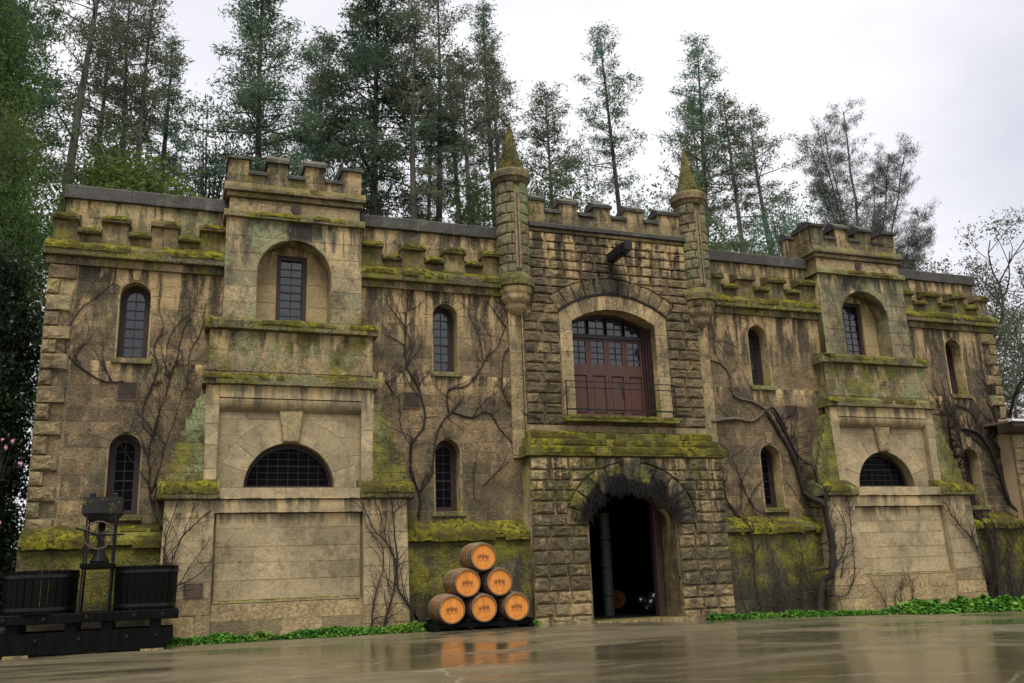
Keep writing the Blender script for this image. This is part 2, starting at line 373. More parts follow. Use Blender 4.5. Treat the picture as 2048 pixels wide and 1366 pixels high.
# ------------------------------------------------------------------ stones
def stone(poly, yf, yb, mat, parent, style='smooth', name='stone', bulge=.05):
    """one block: outline poly (x,z), face at yf (towards -Y), back at yb"""
    n = len(poly)
    cx = sum(p[0] for p in poly) / n; cz = sum(p[1] for p in poly) / n
    if style == 'smooth':
        c = .005; y = yf + R(-.0025, .0025); tl = R(-.004, .004)
        inner = []
        for x, z in poly:
            dx, dz = cx - x, cz - z; d = math.hypot(dx, dz) or 1; k = min(.3, 1.35 * c / d)
            inner.append((x + dx * k, z + dz * k))
        v = [(x, yb, z) for x, z in poly] + [(x, yf + .005, z) for x, z in poly] + [(x, y + tl * (x - cx), z) for x, z in inner]
        f = []
        for i in range(n):
            j = (i + 1) % n
            f += [(i, j, n + j, n + i), (n + i, n + j, 2 * n + j, 2 * n + i)]
        f.append(tuple(range(2 * n, 3 * n)))
    else:
        pts = []
        for i in range(n):
            a, b = poly[i], poly[(i + 1) % n]; L = math.hypot(b[0] - a[0], b[1] - a[1]); m = 2 if L > .17 and n < 9 else 1
            for q in range(m): pts.append((a[0] + (b[0] - a[0]) * q / m, a[1] + (b[1] - a[1]) * q / m))
        n = len(pts)
        v = [(x, yb, z) for x, z in pts]
        v += [(x + R(-.006, .006), yf + R(.0, .014), z + R(-.007, .007)) for x, z in pts]
        w = max(p[0] for p in poly) - min(p[0] for p in poly); hgt = max(p[1] for p in poly) - min(p[1] for p in poly)
        sl = (R(-.5, .5) * bulge / max(w, .1), R(-.6, .3) * bulge / max(hgt, .1))
        for ring, (k0, k1, q0, q1) in enumerate(((.07, .17, .45, 1.0), (.38, .6, .7, 1.25))):
            for x, z in pts:
                k = R(k0, k1); X, Z = x + (cx - x) * k, z + (cz - z) * k
                v.append((X, yf - bulge * R(q0, q1) + sl[0] * (X - cx) + sl[1] * (Z - cz), Z))
        v.append((cx + R(-.05, .05), yf - bulge * R(.6, 1.2), cz + R(-.03, .03)))
        f = []
        for i in range(n):
            j = (i + 1) % n
            f += [(i, j, n + j, n + i), (n + i, n + j, 2 * n + j, 2 * n + i), (2 * n + i, 2 * n + j, 3 * n + j, 3 * n + i), (3 * n + i, 3 * n + j, 4 * n)]
    return mesh_obj(name, v, f, mat, parent)

def field(parent, x0, x1, zs, yf, yb, mat, ops=(), wmin=.42, wmax=.85, style='smooth', gap=.006, name='stone', bulge=.05, matf=None, mort=True):
    """coursed masonry between x0 and x1 (numbers or functions of z), courses at heights zs, round the openings ops = [(cx, half(z))]"""
    if style == 'smooth' and mort and not callable(x0) and not callable(x1) and not ops:
        MB().box(x0 + .002, x1 - .002, yf + .0055, yb + .01, zs[0] + .002, zs[-1] - .002).build('mortar_bed', mat, parent)
    fx0 = x0 if callable(x0) else (lambda z: x0)
    fx1 = x1 if callable(x1) else (lambda z: x1)
    for za, zb in zip(zs[:-1], zs[1:]):
        a, b = za + gap, zb - gap
        zm = (za + zb) / 2
        cuts = [('x', fx0(zm))]
        segs = []
        left = ('x', fx0(zm))
        for cx, h in sorted(ops, key=lambda o: o[0]):
            if max(h(a), h(b), h(zm)) > .015:
                segs.append((left, ('o', cx, h, -1))); left = ('o', cx, h, 1)
        segs.append((left, ('x', fx1(zm))))
        def at(e, z):
            return e[1] if e[0] == 'x' else e[1] + e[3] * e[2](z)
        for e0, e1 in segs:
            xa, xb = at(e0, zm), at(e1, zm)
            if xb - xa < .05: continue
            w = xb - xa; xsx = [xa]
            while True:
                step = R(wmin, wmax)
                if xsx[-1] + step > xb - wmin * .75: break
                xsx.append(xsx[-1] + step)
            if len(xsx) > 1 and (xb - xsx[-1]) > wmax * 1.15: xsx.append((xsx[-1] + xb) / 2)
            xsx.append(xb)
            for i in range(len(xsx) - 1):
                L = ('x', xsx[i]) if i else e0; Rr = ('x', xsx[i + 1]) if i < len(xsx) - 2 else e1
                nl = 5 if L[0] == 'o' and abs(at(L, a) - at(L, b)) > .012 else 2
                nr = 5 if Rr[0] == 'o' and abs(at(Rr, a) - at(Rr, b)) > .012 else 2
                pl = [(at(L, b + (a - b) * q / (nl - 1)) + gap, b + (a - b) * q / (nl - 1)) for q in range(nl)]
                pr = [(at(Rr, a + (b - a) * q / (nr - 1)) - gap, a + (b - a) * q / (nr - 1)) for q in range(nr)]
                if pr[0][0] - pl[-1][0] < .02 and pr[-1][0] - pl[0][0] < .02: continue
                mm = matf(zm, (xa + xb) / 2) if matf else mat
                stone(pl + pr, yf, yb, mm, parent, style, name, bulge)

def voussoirs(parent, cx, zs, r_in, r_out, n, yf, yb, mat, a0=0.0, a1=PI, rise_in=None, rise_out=None, style='smooth', name='voussoir', bulge=.05, keystone=None, skip=()):
    ri = rise_in or r_in; ro = rise_out or r_out; g = .006
    for i in range(n):
        if i in skip: continue
        b0 = a0 + (a1 - a0) * i / n + g / r_out; b1 = a0 + (a1 - a0) * (i + 1) / n - g / r_out
        m = 3
        outer = [(cx + r_out * math.cos(b0 + (b1 - b0) * q / m), zs + ro * math.sin(b0 + (b1 - b0) * q / m)) for q in range(m + 1)]
        inner = [(cx + r_in * math.cos(b1 + (b0 - b1) * q / m), zs + ri * math.sin(b1 + (b0 - b1) * q / m)) for q in range(m + 1)]
        stone(inner[::-1][::-1] + [] + outer[::1] if False else outer + inner, yf, yb, mat, parent, style, name, bulge)

def courses(z0, z1, h, must=()):
    """course heights from z0 to z1 about h tall that hit every height in must"""
    keys = sorted(set([z0, z1] + [m for m in must if z0 < m < z1])); out = [z0]
    for a, b in zip(keys[:-1], keys[1:]):
        n = max(1, round((b - a) / h)); ds = [R(.82, 1.18) for _ in range(n)]; t = sum(ds); z = a
        for d in ds[:-1]: z += (b - a) * d / t; out.append(z)
        out.append(b)
    return out

def moss_strip(parent, x0, x1, prof, thick=.035, seed=0, cover=.62, name='moss'):
    """a mat of moss lying on a ledge: prof = [(y,z)] across the ledge, lifted by noise and left out where the ledge is bare"""
    nx = max(4, int((x1 - x0) / .035)); k = len(prof)
    pr = []
    for i in range(k - 1):
        for q in range(3): t = q / 3; pr.append((prof[i][0] + (prof[i + 1][0] - prof[i][0]) * t, prof[i][1] + (prof[i + 1][1] - prof[i][1]) * t))
    pr.append(prof[-1]); k = len(pr); V = []; keep = []
    for i in range(nx + 1):
        x = x0 + (x1 - x0) * i / nx
        for j, (y, z) in enumerate(pr):
            c = mnoise.noise((x * .9 + seed * 7.7, y * 2, seed)) * .32 + mnoise.noise((x * 3.1 + seed * 3.3, y * 4, seed + 5)) * .30 + .5
            d = mnoise.noise((x * 7 + seed, y * 9, z * 6)) * .5 + .5
            d2 = mnoise.noise((x * 24, y * 24, z * 24 + seed)) * .5 + .5
            t = thick * .95 * max(0, (c - (1 - cover * .86) * .98)) * 2.2 * (.15 + .9 * d + .75 * d2)
            edge = min(1, i / 2, (nx - i) / 2)
            t *= edge
            keep.append(t > thick * .12)
            V.append((x + R(-.006, .006), y - t * .45, z + t - .004))
    F = []
    for i in range(nx):
        for j in range(k - 1):
            q = (i * k + j, (i + 1) * k + j, (i + 1) * k + j + 1, i * k + j + 1)
            if sum(keep[w] for w in q) >= 2: F.append(q)
    if F: return mesh_obj(name, V, F, 'moss', parent, True, 'stuff')

def _moss():
    s = NT('bright_moss'); P = s.pos()
    n = s.noise(P, 9, 5, 0.7); f = s.noise(P, 60, 4, 0.7); bg = s.noise(P, 1.3, 4, .6)
    c = s.mix(s.rng(s.math('ADD', s.math('MULTIPLY', n, .6), s.math('MULTIPLY', f, .4)), 0.43, 0.58), (0.026, 0.026, 0.006), (0.26, 0.232, 0.018))
    c = s.mix(s.rng(s.math('ADD', s.math('MULTIPLY', bg, .6), s.math('MULTIPLY', s.noise(P, 4.5, 4, .6), .4)), 0.45, 0.56, 0, .85), c, (0.050, 0.040, 0.014))
    s.bump(s.math('ADD', n, s.math('MULTIPLY', f, .8)), 0.9, 0.03)
    return s.out(c, 0.95, 0.15)
M['moss'] = _moss()

# ================================================================== ground
def ground_z(x): return -0.024 * max(0.0, min(x + 3.0, 22.0)) - 0.001 * max(0, min(x + 3.0, 22.0)) * 0
def _wet():
    s = NT('wet_concrete'); P = s.pos()
    big = s.noise(s.scaled(P, (.16, .42, 1)), 1.0, 5, .58, .5); mid = s.noise(P, 1.4, 6, .62); fine = s.noise(P, 38, 4, .7)
    c = s.mix(s.rng(mid, .34, .66), (0.098, 0.082, 0.048), (0.172, 0.144, 0.086))
    c = s.mix(s.rng(big, .42, .58, 0, .65), c, (0.055, 0.044, 0.024))
    c = s.mix(s.rng(s.noise(P, 26, 4, .75), .55, .70, 0, .5), c, (0.045, 0.038, 0.022))
    c = s.mix(s.rng(s.noise(P, 55, 2, .6), .66, .72, 0, .6), c, (0.34, 0.30, 0.21))
    # hairline cracks
    v = s.n('ShaderNodeTexVoronoi', {'Vector': s.n('ShaderNodeVectorMath', {0: P, 1: s.scaled(s.n('ShaderNodeTexNoise', {'Vector': P, 'Scale': 1.2, 'Detail': 5}).outputs[1], (.8, .8, 0))}, operation='ADD').outputs[0], 'Scale': .22}, feature='DISTANCE_TO_EDGE').outputs[0]
    crack = s.math('MULTIPLY', s.rng(v, .0065, .0020), s.rng(mid, .40, .46))
    c = s.mix(s.math('MULTIPLY', crack, .45), c, (0.33, 0.30, 0.22))
    wet = s.rng(s.math('ADD', s.math('MULTIPLY', big, .7), s.math('MULTIPLY', mid, .3)), .46, .53)
    s.bump(s.math('ADD', s.math('MULTIPLY', fine, .25), s.math('MULTIPLY', mid, 1.0)), .16, .02)
    return s.out(c, s.rng(wet, 0, 1, .32, .05), .42)
M['wet'] = _wet()
M['earth'] = simple_mat('forest_soil', (0.035, 0.030, 0.017), .95, .4, .8, .3)
gx = [-400, -120, -60, -30, -20] + [x * 1.0 for x in range(-16, 25)] + [30, 45, 80, 160, 400]
gy = [-400, -100, -40, -22] + [-16 + 1.0 * k for k in range(17)] + [0.4]
gv = [(x, y, ground_z(x)) for x in gx for y in gy]; ny = len(gy)
mesh_obj('ground', gv, [(i * ny + j, (i + 1) * ny + j, (i + 1) * ny + j + 1, i * ny + j + 1) for i in range(len(gx) - 1) for j in range(ny - 1)], 'wet', None, True)['kind'] = 'structure'
fy = [0.4, 9.5, 14, 22, 40, 90, 400]
def hill(x, y): return ground_z(x) + (0 if y < 9 else min(3.2, .22 * (y - 9)) + .6 * mnoise.noise((x * .05, y * .05, 0)))
mesh_obj('terrain', [(x, y, hill(x, y) - .004) for x in gx for y in fy], [(i * 7 + j, (i + 1) * 7 + j, (i + 1) * 7 + j + 1, i * 7 + j + 1) for i in range(len(gx) - 1) for j in range(6)], 'earth', None, True)['kind'] = 'structure'

# ================================================================== the castle-like winery
castle = empty('castle_building', (0, 0, 0))
tag(castle, 'mossy brown sandstone castle facade with battlements, two square towers and a turreted gatehouse', 'castle')
ZB = -0.75

def pane_grid(win, cx, hw, zb, zt, y, cols, rows, topf=None, mat='glass', bar=.018):
    """separate panes between glazing bars; topf(x) = height of the arched top"""
    bars = MB(); W = 2 * hw
    for i in range(1, cols):
        x = cx - hw + W * i / cols; zz = topf(x) if topf else zt
        bars.box(x - bar / 2, x + bar / 2, y - .018, y + .012, zb, zz)
    for j in range(1, rows):
        z = zb + (zt - zb) * j / rows; h = hw
        if topf:
            xs = [cx - hw + W * q / 40 for q in range(41)]; ok = [q for q in xs if topf(q) > z]
            if not ok: continue
            h = (max(ok) - min(ok)) / 2
        b2 = bar * (1.9 if j == rows // 2 else 1)
        bars.box(cx - h, cx + h, y - .021, y + .012, z - b2 / 2, z + b2 / 2)
    bars.build('glazing_bars', 'muntin', win)
    for i in range(cols):
        for j in range(rows):
            xa = cx - hw + W * i / cols; xb = xa + W / cols; za = zb + (zt - zb) * j / rows; zc = za + (zt - zb) / rows
            if topf:
                q = [(xa + (xb - xa) * k / 5, min(zc, topf(xa + (xb - xa) * k / 5))) for k in range(5, -1, -1)]
                q = [(x, max(za, z)) for x, z in q]
                if max(z for x, z in q) < za + .02: continue
                poly = [(xa, za), (xb, za)] + q
            else: poly = [(xa, za), (xb, za), (xb, zc), (xa, zc)]
            t = R(-.006, .006); t2 = R(-.004, .004)
            v = [(x, y + t * (x - xa) / (xb - xa) + t2 * (z - za), z) for x, z in poly] + [(x, y + .008, z) for x, z in poly]; n = len(poly)
            mesh_obj('pane', v, [tuple(range(n)), tuple(range(2 * n - 1, n - 1, -1))], mat, win)

def arched_window(cx, hw, zb, zs, y, rows, mat='glass', sill=True, sill_moss=True):
    """double-hung sash under a round arch"""
    win = holed('window', arch_poly(cx, hw + .012, zb - .01, zs), [arch_poly(cx, hw - .075, zb + .07, zs)], y, y + .1, 'frame', castle)
    fi = hw - .13
    st = holed('sash', arch_poly(cx, hw - .072, zb + .072, zs), [arch_poly(cx, fi, zb + .13, zs)], y + .045, y + .09, 'frame', win)
    pane_grid(win, cx, fi, zb + .13, zs + fi, y + .07, 2, rows, lambda x: zs + math.sqrt(max(0, fi * fi - (x - cx) ** 2)), mat)
    # reveal lining and voussoirs belong to the wall; the sill to the window
    if sill:
        MB().bbox(cx - hw - .09, cx + hw + .1, -.07, y + .02, zb - .13, zb - .005, .015).build('window_sill', 'shelf', win)
    return win

def lining(cx, hw, zb, zs, y0, y1, mat, parent, t=.045, rise=None):
    r = hw if rise is None else rise
    return holed('window_reveal', arch_poly(cx, hw + t, zb - t, zs, 18, r + t), [arch_poly(cx, hw, zb, zs, 18, r)], y0, y1, mat, parent)

HW = .315
def wing(xa, xb, lim0, lim1, wcx, corner, vent, merlons, crenels, seed):
    """one bay of curtain wall; lim0/lim1(z) = where its visible masonry starts and ends"""
    up = (5.99, 7.43); lo = (2.62, 4.02)
    holes = [arch_poly(wcx, HW + .045, b - .045, s, 18) for b, s in (up, lo)]
    wall = holed('wing_wall', [(xa, ZB), (xb, ZB), (xb, 8.05), (xa, 8.05)], holes, .0055, .55, 'mortarwing', castle)
    for b, s in (up, lo): lining(wcx, HW, b, s, .003, .50, 'surround', wall)
    ring = .24
    ops = [(wcx, half_arch(HW + .02, b, s, HW + ring)) for b, s in (up, lo)]
    zs = courses(2.16, 8.02, .30, (lo[0], lo[1], up[0], up[1], lo[1] + HW + ring, up[1] + HW + ring))
    def mul(op):
        def h(z): return max(o(z) for o in op)
        return h
    ops = [(wcx, mul([o[1] for o in ops]))]
    q = {}
    if corner:
        qz = courses(2.16, 8.02, .345)
        for i, (a, b) in enumerate(zip(qz[:-1], qz[1:])):
            w = R(.48, .55) if i % 2 == 0 else R(.22, .27)
            x0, x1 = (xa - .02, xa + w) if corner < 0 else (xb - w, xb + .02)
            stone([(x0, a + .008), (x1, a + .008), (x1, b - .008), (x0, b - .008)], -.02, .05, 'quoin', wall, 'rock', 'quoin', .06)
            q[i] = (a, b, w)
        def qx(z):
            for a, b, w in q.values():
                if a <= z <= b: return w
            return .4
        if corner < 0: lim0 = lambda z: xa + .56
        else: lim1 = lambda z: xb - .56
        # fillers beside the short quoins
        for a, b, w in q.values():
            if w < .4:
                x0, x1 = (xa + w + .01, xa + .55) if corner < 0 else (xb - .55, xb - w - .01)
                stone([(x0, a + .008), (x1, a + .008), (x1, b - .008), (x0, b - .008)], 0, .05, 'wing', wall)
    field(wall, lim0, lim1, zs, 0.0, .05, 'wing', ops, .38, .82)
    for b, s in (up, lo):
        voussoirs(wall, wcx, s, HW + .02, HW + ring, 7, -.004, .05, 'wing')
        stone([(wcx - .075, s + HW + .03), (wcx + .075, s + HW + .03), (wcx + .125, s + HW + ring + .1), (wcx - .125, s + HW + ring + .1)], -.035, .04, 'wing', wall, 'smooth', 'keystone')
    arched_window(wcx, HW, up[0], up[1], .36, 7, 'glass')
    arched_window(wcx, HW, lo[0], lo[1], .36, 7, 'glassdim')
    # battered plinth
    p0, p1 = lim0(1.5) if not corner == -1 else xa - .06, lim1(1.5) if not corner == 1 else xb + .06
    pl = MB().profx([(-.30, 2.06), (-.30, 1.98), (-.285, 1.96), (-.33, ZB), (.2, ZB), (.2, 2.34), (.0, 2.34)], p0, p1, 10, .004).build('plinth', 'plinth', castle)
    field(pl, p0, p1, courses(-.5, 1.9, .42), -.32, -.2, 'plinth', (), .5, 1.0)
    x = p0
    while x < p1 - .15:
        w = min(R(.55, .95), p1 - x); 
        if p1 - x - w < .25: w = p1 - x
        MB().profx([(-.40, 1.99), (-.40, 2.08), (.02, 2.36), (.02, 1.99)], x + .004, x + w - .004).build('plinth_coping', 'plinth', pl); x += w
    moss_strip(pl, p0 + .05, p1 - .05, [(-.42, 1.9), (-.415, 2.08), (.0, 2.38)], .085, seed, .72)
    # cornice
    cx0, cx1 = xa - (.14 if corner == -1 else 0), xb + (.14 if corner == 1 else 0)
    bd = MB().profx([(-.09, 8.02), (-.09, 8.19), (.2, 8.19), (.2, 8.02)], cx0 + .06 * (corner == -1), cx1 - .06 * (corner == 1), 14, .003).build('cornice_band', 'band', castle)
    co = empty('cornice', (0, 0, 0), castle)
    x = cx0
    while x < cx1 - .1:
        w = R(.75, 1.15)
        if cx1 - x - w < .4: w = cx1 - x
        j = R(-.008, .008)
        MB().profx([(-.22 + j, 8.19), (-.23 + j, 8.21), (-.23 + j, 8.40), (-.20 + j, 8.44), (.02, 8.60), (.02, 8.19)], x + .004, x + w - .004, 6, .003).build('cornice_stone', 'cornice', co); x += w
    moss_strip(co, cx0 + .02, cx1 - .02, [(-.245, 8.32), (-.235, 8.42), (.0, 8.60)], .05, seed + 3, .70)
    # blind battlement
    mz = lambda x0, x1: None
    for (m0, m1) in merlons:
        b = MB().box(m0, m1, .0 + R(-.004, .004), .28, 8.50, 9.08).build('merlon', 'parapet', castle)
        MB().profx([(-.10, 9.055), (-.14, 9.065), (-.145, 9.15), (-.11, 9.18), (.27, 9.30), (.27, 9.055)], m0 - .03, m1 + .03, 4, .006).build('merlon_cap', 'cornice', b)
        moss_strip(b, m0, m1, [(-.15, 9.09), (-.12, 9.18), (.26, 9.30)], .06, seed + m0, .76)
    for (m0, m1) in crenels:
        b = MB().box(m0, m1, .012, .28, 8.50, 8.78).build('crenel', 'parapet', castle)
        MB().profx([(-.10, 8.755), (-.14, 8.765), (-.145, 8.84), (-.11, 8.87), (.27, 8.98), (.27, 8.755)], m0 + .01, m1 - .01, 4, .006).build('crenel_cap', 'cornice', b)
        moss_strip(b, m0 + .02, m1 - .02, [(-.15, 8.78), (-.12, 8.87), (.26, 8.98)], .06, seed + m0, .76)
    # upper parapet wall with dark coping
    u0, u1 = xa + (.18 if corner == -1 else 0), xb - (.18 if corner == 1 else 0)
    uw = MB().box(u0, u1, .264, .6, 8.52, 9.68).build('parapet_wall', 'upper', castle)
    field(uw, u0 + .003, u1 - .003, courses(8.55, 9.66, .36), .256, .3, 'upper', (), .5, 1.0)
    x = u0 - .05 * (corner == -1); xe = u1 + .05 * (corner == 1)
    while x < xe - .1:
        w = R(1.0, 1.5)
        if xe - x - w < .6: w = xe - x
        j = R(-.006, .006)
        MB().profx([(.17 + j, 9.68), (.165 + j, 9.70), (.165 + j, 9.97), (.19 + j, 9.995), (.45, 10.04), (.66, 9.98), (.66, 9.68)], x + .004, x + w - .004, 4, .003).build('coping', 'cap', uw); x += w
    return wall

TC = 8.32                                            # tower centre line
def tower_edge(z): return 2.50 if z < 3.25 else 2.45 if z < 3.75 else 2.2 if z < 4.25 else 1.95 if z < 5.5 else 1.78 if z < 6.8 else 1.5
mer1 = [(-13.5, -13.02), (-12.52, -11.98), (-11.49, -10.93), (-10.44, -9.9)]
cre1 = [(-13.02, -12.52), (-11.98, -11.49), (-10.93, -10.44)]
mer2 = [(-6.74, -6.2), (-5.7, -5.12), (-4.62, -4.06), (-3.57, -2.99)]
cre2 = [(-6.2, -5.7), (-5.12, -4.62), (-4.06, -3.57)]
neg = lambda L: [(-b, -a) for a, b in L]
wing(-13.5, -9.85, lambda z: -13.5, lambda z: -TC - tower_edge(z), -11.74, -1, None, mer1, cre1, 1)
wing(-6.75, -2.62, lambda z: -TC + tower_edge(z), lambda z: -2.94 if z > 4.3 else -2.66, -4.60, 0, None, mer2, cre2, 2)
wing(2.62, 6.75, lambda z: 2.94 if z > 4.3 else 2.66, lambda z: TC - tower_edge(z), 4.60, 0, None, neg(mer2), neg(cre2), 3)
wing(9.85, 13.5, lambda z: TC + tower_edge(z), lambda z: 13.5, 11.80, 1, None, neg(mer1), neg(cre1), 4)

def grille(x0, x1, z0, z1):
    g = MB()
    w, h = x1 - x0, z1 - z0
    for k in range(-9, 10):
        o = k * .05
        for sgn in (1, -1):
            pts = []
            for q in range(25):
                t = q / 24; x = x0 + w * t; z = (z0 + z1) / 2 + sgn * (x - (x0 + x1) / 2) + o * 1.4
                if z0 <= z <= z1: pts.append((x, -.012, z))
            if len(pts) > 1: g.tube([pts[0], pts[-1]], .005, 4)
    v = MB().box(x0 - .02, x1 + .02, -.008, .03, z0 - .02, z1 + .02).build('vent', 'plinth', castle)
    f = MB()
    for a in ((x0 - .03, x1 + .03, z0 - .03, z0), (x0 - .03, x1 + .03, z1, z1 + .03), (x0 - .03, x0, z0, z1), (x1, x1 + .03, z0, z1)): f.box(a[0], a[1], -.018, .0, a[2], a[3])
    f.build('vent_frame', 'rust', v); g.build('lattice', 'rust', v)
for a in (-11.95, -5.66, 5.30): grille(a, a + .36, 5.08, 5.43)

# ------------------------------------------------------------------ towers
def gable_cap(parent, x0, x1, yf, yb, ze, zr, t=.08, name='merlon_cap', mat='cap'):
    ym = yf + (yb - yf) * .42
    return MB().profx([(yf, ze - t), (yf - .004, ze), (ym, zr), (yb, ze), (yb, ze - t)], x0, x1, 3, .004).build(name, mat, parent)

def tower(cx, seed):
    X = lambda v: cx + v
    # --- foot, piers and panel
    body = MB().box(X(-2.5), X(2.5), -.40, .5, ZB, 3.05).build('tower_base', 'base', castle)
    field(body, X(-1.58), X(1.58), courses(-.6, .74, .36), -.585, -.42, 'foot', (), .5, 1.0)
    # recessed panel
    field(body, X(-1.53), X(1.53), [.80, 1.2], -.50, -.41, 'base', (), .6, 1.05)
    field(body, X(-1.53), X(1.53), courses(1.2, 2.58, .35), -.475, -.41, 'base', (), .6, 1.05)
    MB().profx([(-.50, .80), (-.53, .775), (-.53, .75), (-.40, .74), (-.40, .80)], X(-1.54), X(1.54)).build('panel_moulding', 'base', body)
    field(body, X(-1.60), X(1.60), [2.595, 2.872], -.575, -.41, 'base', (), .8, 1.3)
    field(body, X(-1.50), X(1.50), [2.885, 3.125], -.625, -.38, 'base', (), .8, 1.4)
    for s in (-1, 1):
        a, b = sorted((X(s * 1.575), X(s * 2.57)))
        pier = MB().add([(a, -.565, 2.87), (b, -.565, 2.87), (b, .3, 2.87), (a, .3, 2.87), (a - (.0 if s > 0 else .05), -.66, ZB), (b + (.05 if s > 0 else 0), -.66, ZB), (b + (.05 if s > 0 else 0), .3, ZB), (a - (.0 if s > 0 else .05), .3, ZB)],
                        [(0, 1, 2, 3), (4, 7, 6, 5), (0, 4, 5, 1), (1, 5, 6, 2), (2, 6, 7, 3), (3, 7, 4, 0)]).build('pier', 'base', castle)
        zz = courses(-.6, 2.86, .40)
        for q in range(len(zz) - 1):
            zm = (zz[q] + zz[q + 1]) / 2; yf = -.59 - (2.86 - zm) * .027; e = .05 * (2.86 - zm) / 3.5
            field(pier, a + .004 - (e if s < 0 else 0), b - .004 + (e if s > 0 else 0), zz[q:q + 2], yf, yf + .06, 'foot' if zm < .75 else 'base', (), .4, .8, bulge=.02)
        ca, cb = sorted((X(s * 1.49), X(s * 2.72)))
        cap = MB().profx([(-.60, 2.875), (-.725, 2.89), (-.735, 2.93), (-.735, 3.07), (-.70, 3.12), (-.30, 3.34), (.2, 3.34), (.2, 2.875)], ca, cb, 10, .006).build('pier_cap', 'shelf', castle)
        moss_strip(cap, ca + .02, cb - .02, [(-.75, 2.98), (-.72, 3.12), (-.31, 3.35)], .06, seed + s, .74)
        # raking stepped buttress above the pier
        poly = [(X(s * v), z) for v, z in ((1.80, 5.25), (1.97, 5.14), (2.56, 3.60), (2.58, 3.26), (1.80, 3.26))]
        if s > 0: poly = poly[::-1]
        bt = MB().prism(poly, -.29, .2).build('buttress', 'butt', castle)
        lim = lambda z: min(2.57, 1.985 + (5.1 - z) * .385) + R(-.02, .02)
        bz = courses(3.27, 5.08, .23)
        for q in range(len(bz) - 1):
            zm = (bz[q] + bz[q + 1]) / 2; w = lim(zm)
            x0, x1 = sorted((X(s * 1.83), X(s * w)))
            d = .05 + .09 * (5.1 - zm) / 1.8
            field(bt, x0, x1, bz[q:q + 2], -.30 - d, -.27, 'butt', (), .32, .6)
    # --- arched stage
    lz = 3.14; LR = .985
    stage = holed('tower_stage', [(X(-1.85), 3.0), (X(1.85), 3.0), (X(1.85), 5.42), (X(-1.85), 5.42)], [arch_poly(cx, LR + .04, lz - .04, lz + .02, 26, LR + .06)], -.199, .5, 'base', castle)
    lining(cx, LR, lz - .01, lz + .02, -.203, .3, 'base', stage, .05, LR + .02)
    field(stage, X(-1.555), X(1.555), courses(3.13, 4.86, .36, (lz + LR + .55,)), -.205, -.12, 'base', [(cx, half_arch(LR + .02, lz - .1, lz + .02, LR + .56))], .35, .7)
    n = 9
    voussoirs(stage, cx, lz + .02, LR + .01, LR + .56, n, -.207, -.12, 'base', skip=(n // 2,))
    stone([(X(-.17), lz + LR + .04), (X(.17), lz + LR + .04), (X(.265), 4.86), (X(-.265), 4.86)], -.30, -.15, 'surround', stage, 'rock', 'keystone', .02)
    for s in (-1, 1):
        a, b = sorted((X(s * 1.56), X(s * 1.85)))
        jamb = MB().box(a, b, -.365, -.1, 3.13, 5.40).build('pilaster', 'base', stage)
        field(stage, a + .002, b - .002, courses(3.14, 5.39, .48), -.38, -.33, 'base', (), .5, .6, name='pilaster_stone')
    MB().box(X(-1.558), X(1.558), -.40, -.1, 5.12, 5.40).build('fascia', 'base', stage)
    rr = .30
    MB().profx([(-.10, 5.118)] + [(-.385 + .27 * (1 - math.cos(PI / 2 * q / 8)), 5.10 - .29 * math.sin(PI / 2 * q / 8)) for q in range(9)] + [(-.10, 4.81)], X(-1.555), X(1.555), 1).build('quarter_round_moulding', 'base', stage, False)
    # lunette window
    y = .08
    lun = holed('lunette_window', arch_poly(cx, LR + .02, lz - .005, lz + .02, 26, LR + .03), [arch_poly(cx, LR - .09, lz + .09, lz + .1, 26, LR - .17)], y, y + .1, 'frame', castle)
    lr = LR - .08
    pane_grid(lun, cx, lr, lz + .08, lz + .08 + lr, y + .06, 8, 6, lambda x: lz + .1 + math.sqrt(max(0, lr * lr - (x - cx) ** 2)) * .96, 'glassdim', .014)
    # --- two mossy shelves with an apron between
    for z0, nm in ((5.395, 0), (6.665, 1)):
        sh = empty('string_shelf', (0, 0, 0), castle)
        x = X(-1.93)
        for k, (v0, v1, ex) in enumerate(((-1.94, -1.67, 0), (-1.665, -.6, .05), (-.595, .55, .05), (.555, 1.665, .05), (1.67, 1.94, 0))):
            j = R(-.006, .006) - ex
            MB().profx([(-.40 + j, z0), (-.465 + j, z0 + .015), (-.47 + j, z0 + .19), (-.44 + j, z0 + .225), (-.20, z0 + .33), (.2, z0 + .33), (.2, z0)], X(v0), X(v1), 5, .004).build('shelf_stone', 'shelf', sh)
        moss_strip(sh, X(-1.93), X(1.93), [(-.53, z0 + .12), (-.51, z0 + .22), (-.21, z0 + .335)], .05, seed + 5 + nm, .62)
    ap = MB().box(X(-1.83), X(1.83), -.345, .5, 5.6, 6.7).build('apron', 'mid', castle)
    field(ap, X(-1.83), X(1.83), courses(5.72, 6.66, .47), -.36, -.3, 'mid', (), .55, 1.0)
    # --- shaft with arched niche
    nr = .85; nz0 = 8.12
    shaft = holed('tower_shaft', [(X(-1.575), 6.9), (X(1.575), 6.9), (X(1.575), 9.44), (X(-1.575), 9.44)], [arch_poly(cx, nr, 6.93, nz0, 26)], -.2445, 1.3, 'tower', castle)
    zz = courses(6.98, 9.41, .40, (nz0, nz0 + nr + .0))
    field(shaft, X(-1.57), X(1.57), zz, -.25, -.2, 'tower', [(cx, half_arch(nr + .01, 6.9, nz0, nr + .012))], .42, .8)
    nb = holed('niche_wall', arch_poly(cx, nr + .02, 6.92, nz0, 26), [[(X(-.36), 6.97), (X(.35), 6.97), (X(.35), 8.76), (X(-.36), 8.76)]], .30, .5, 'niche', castle)
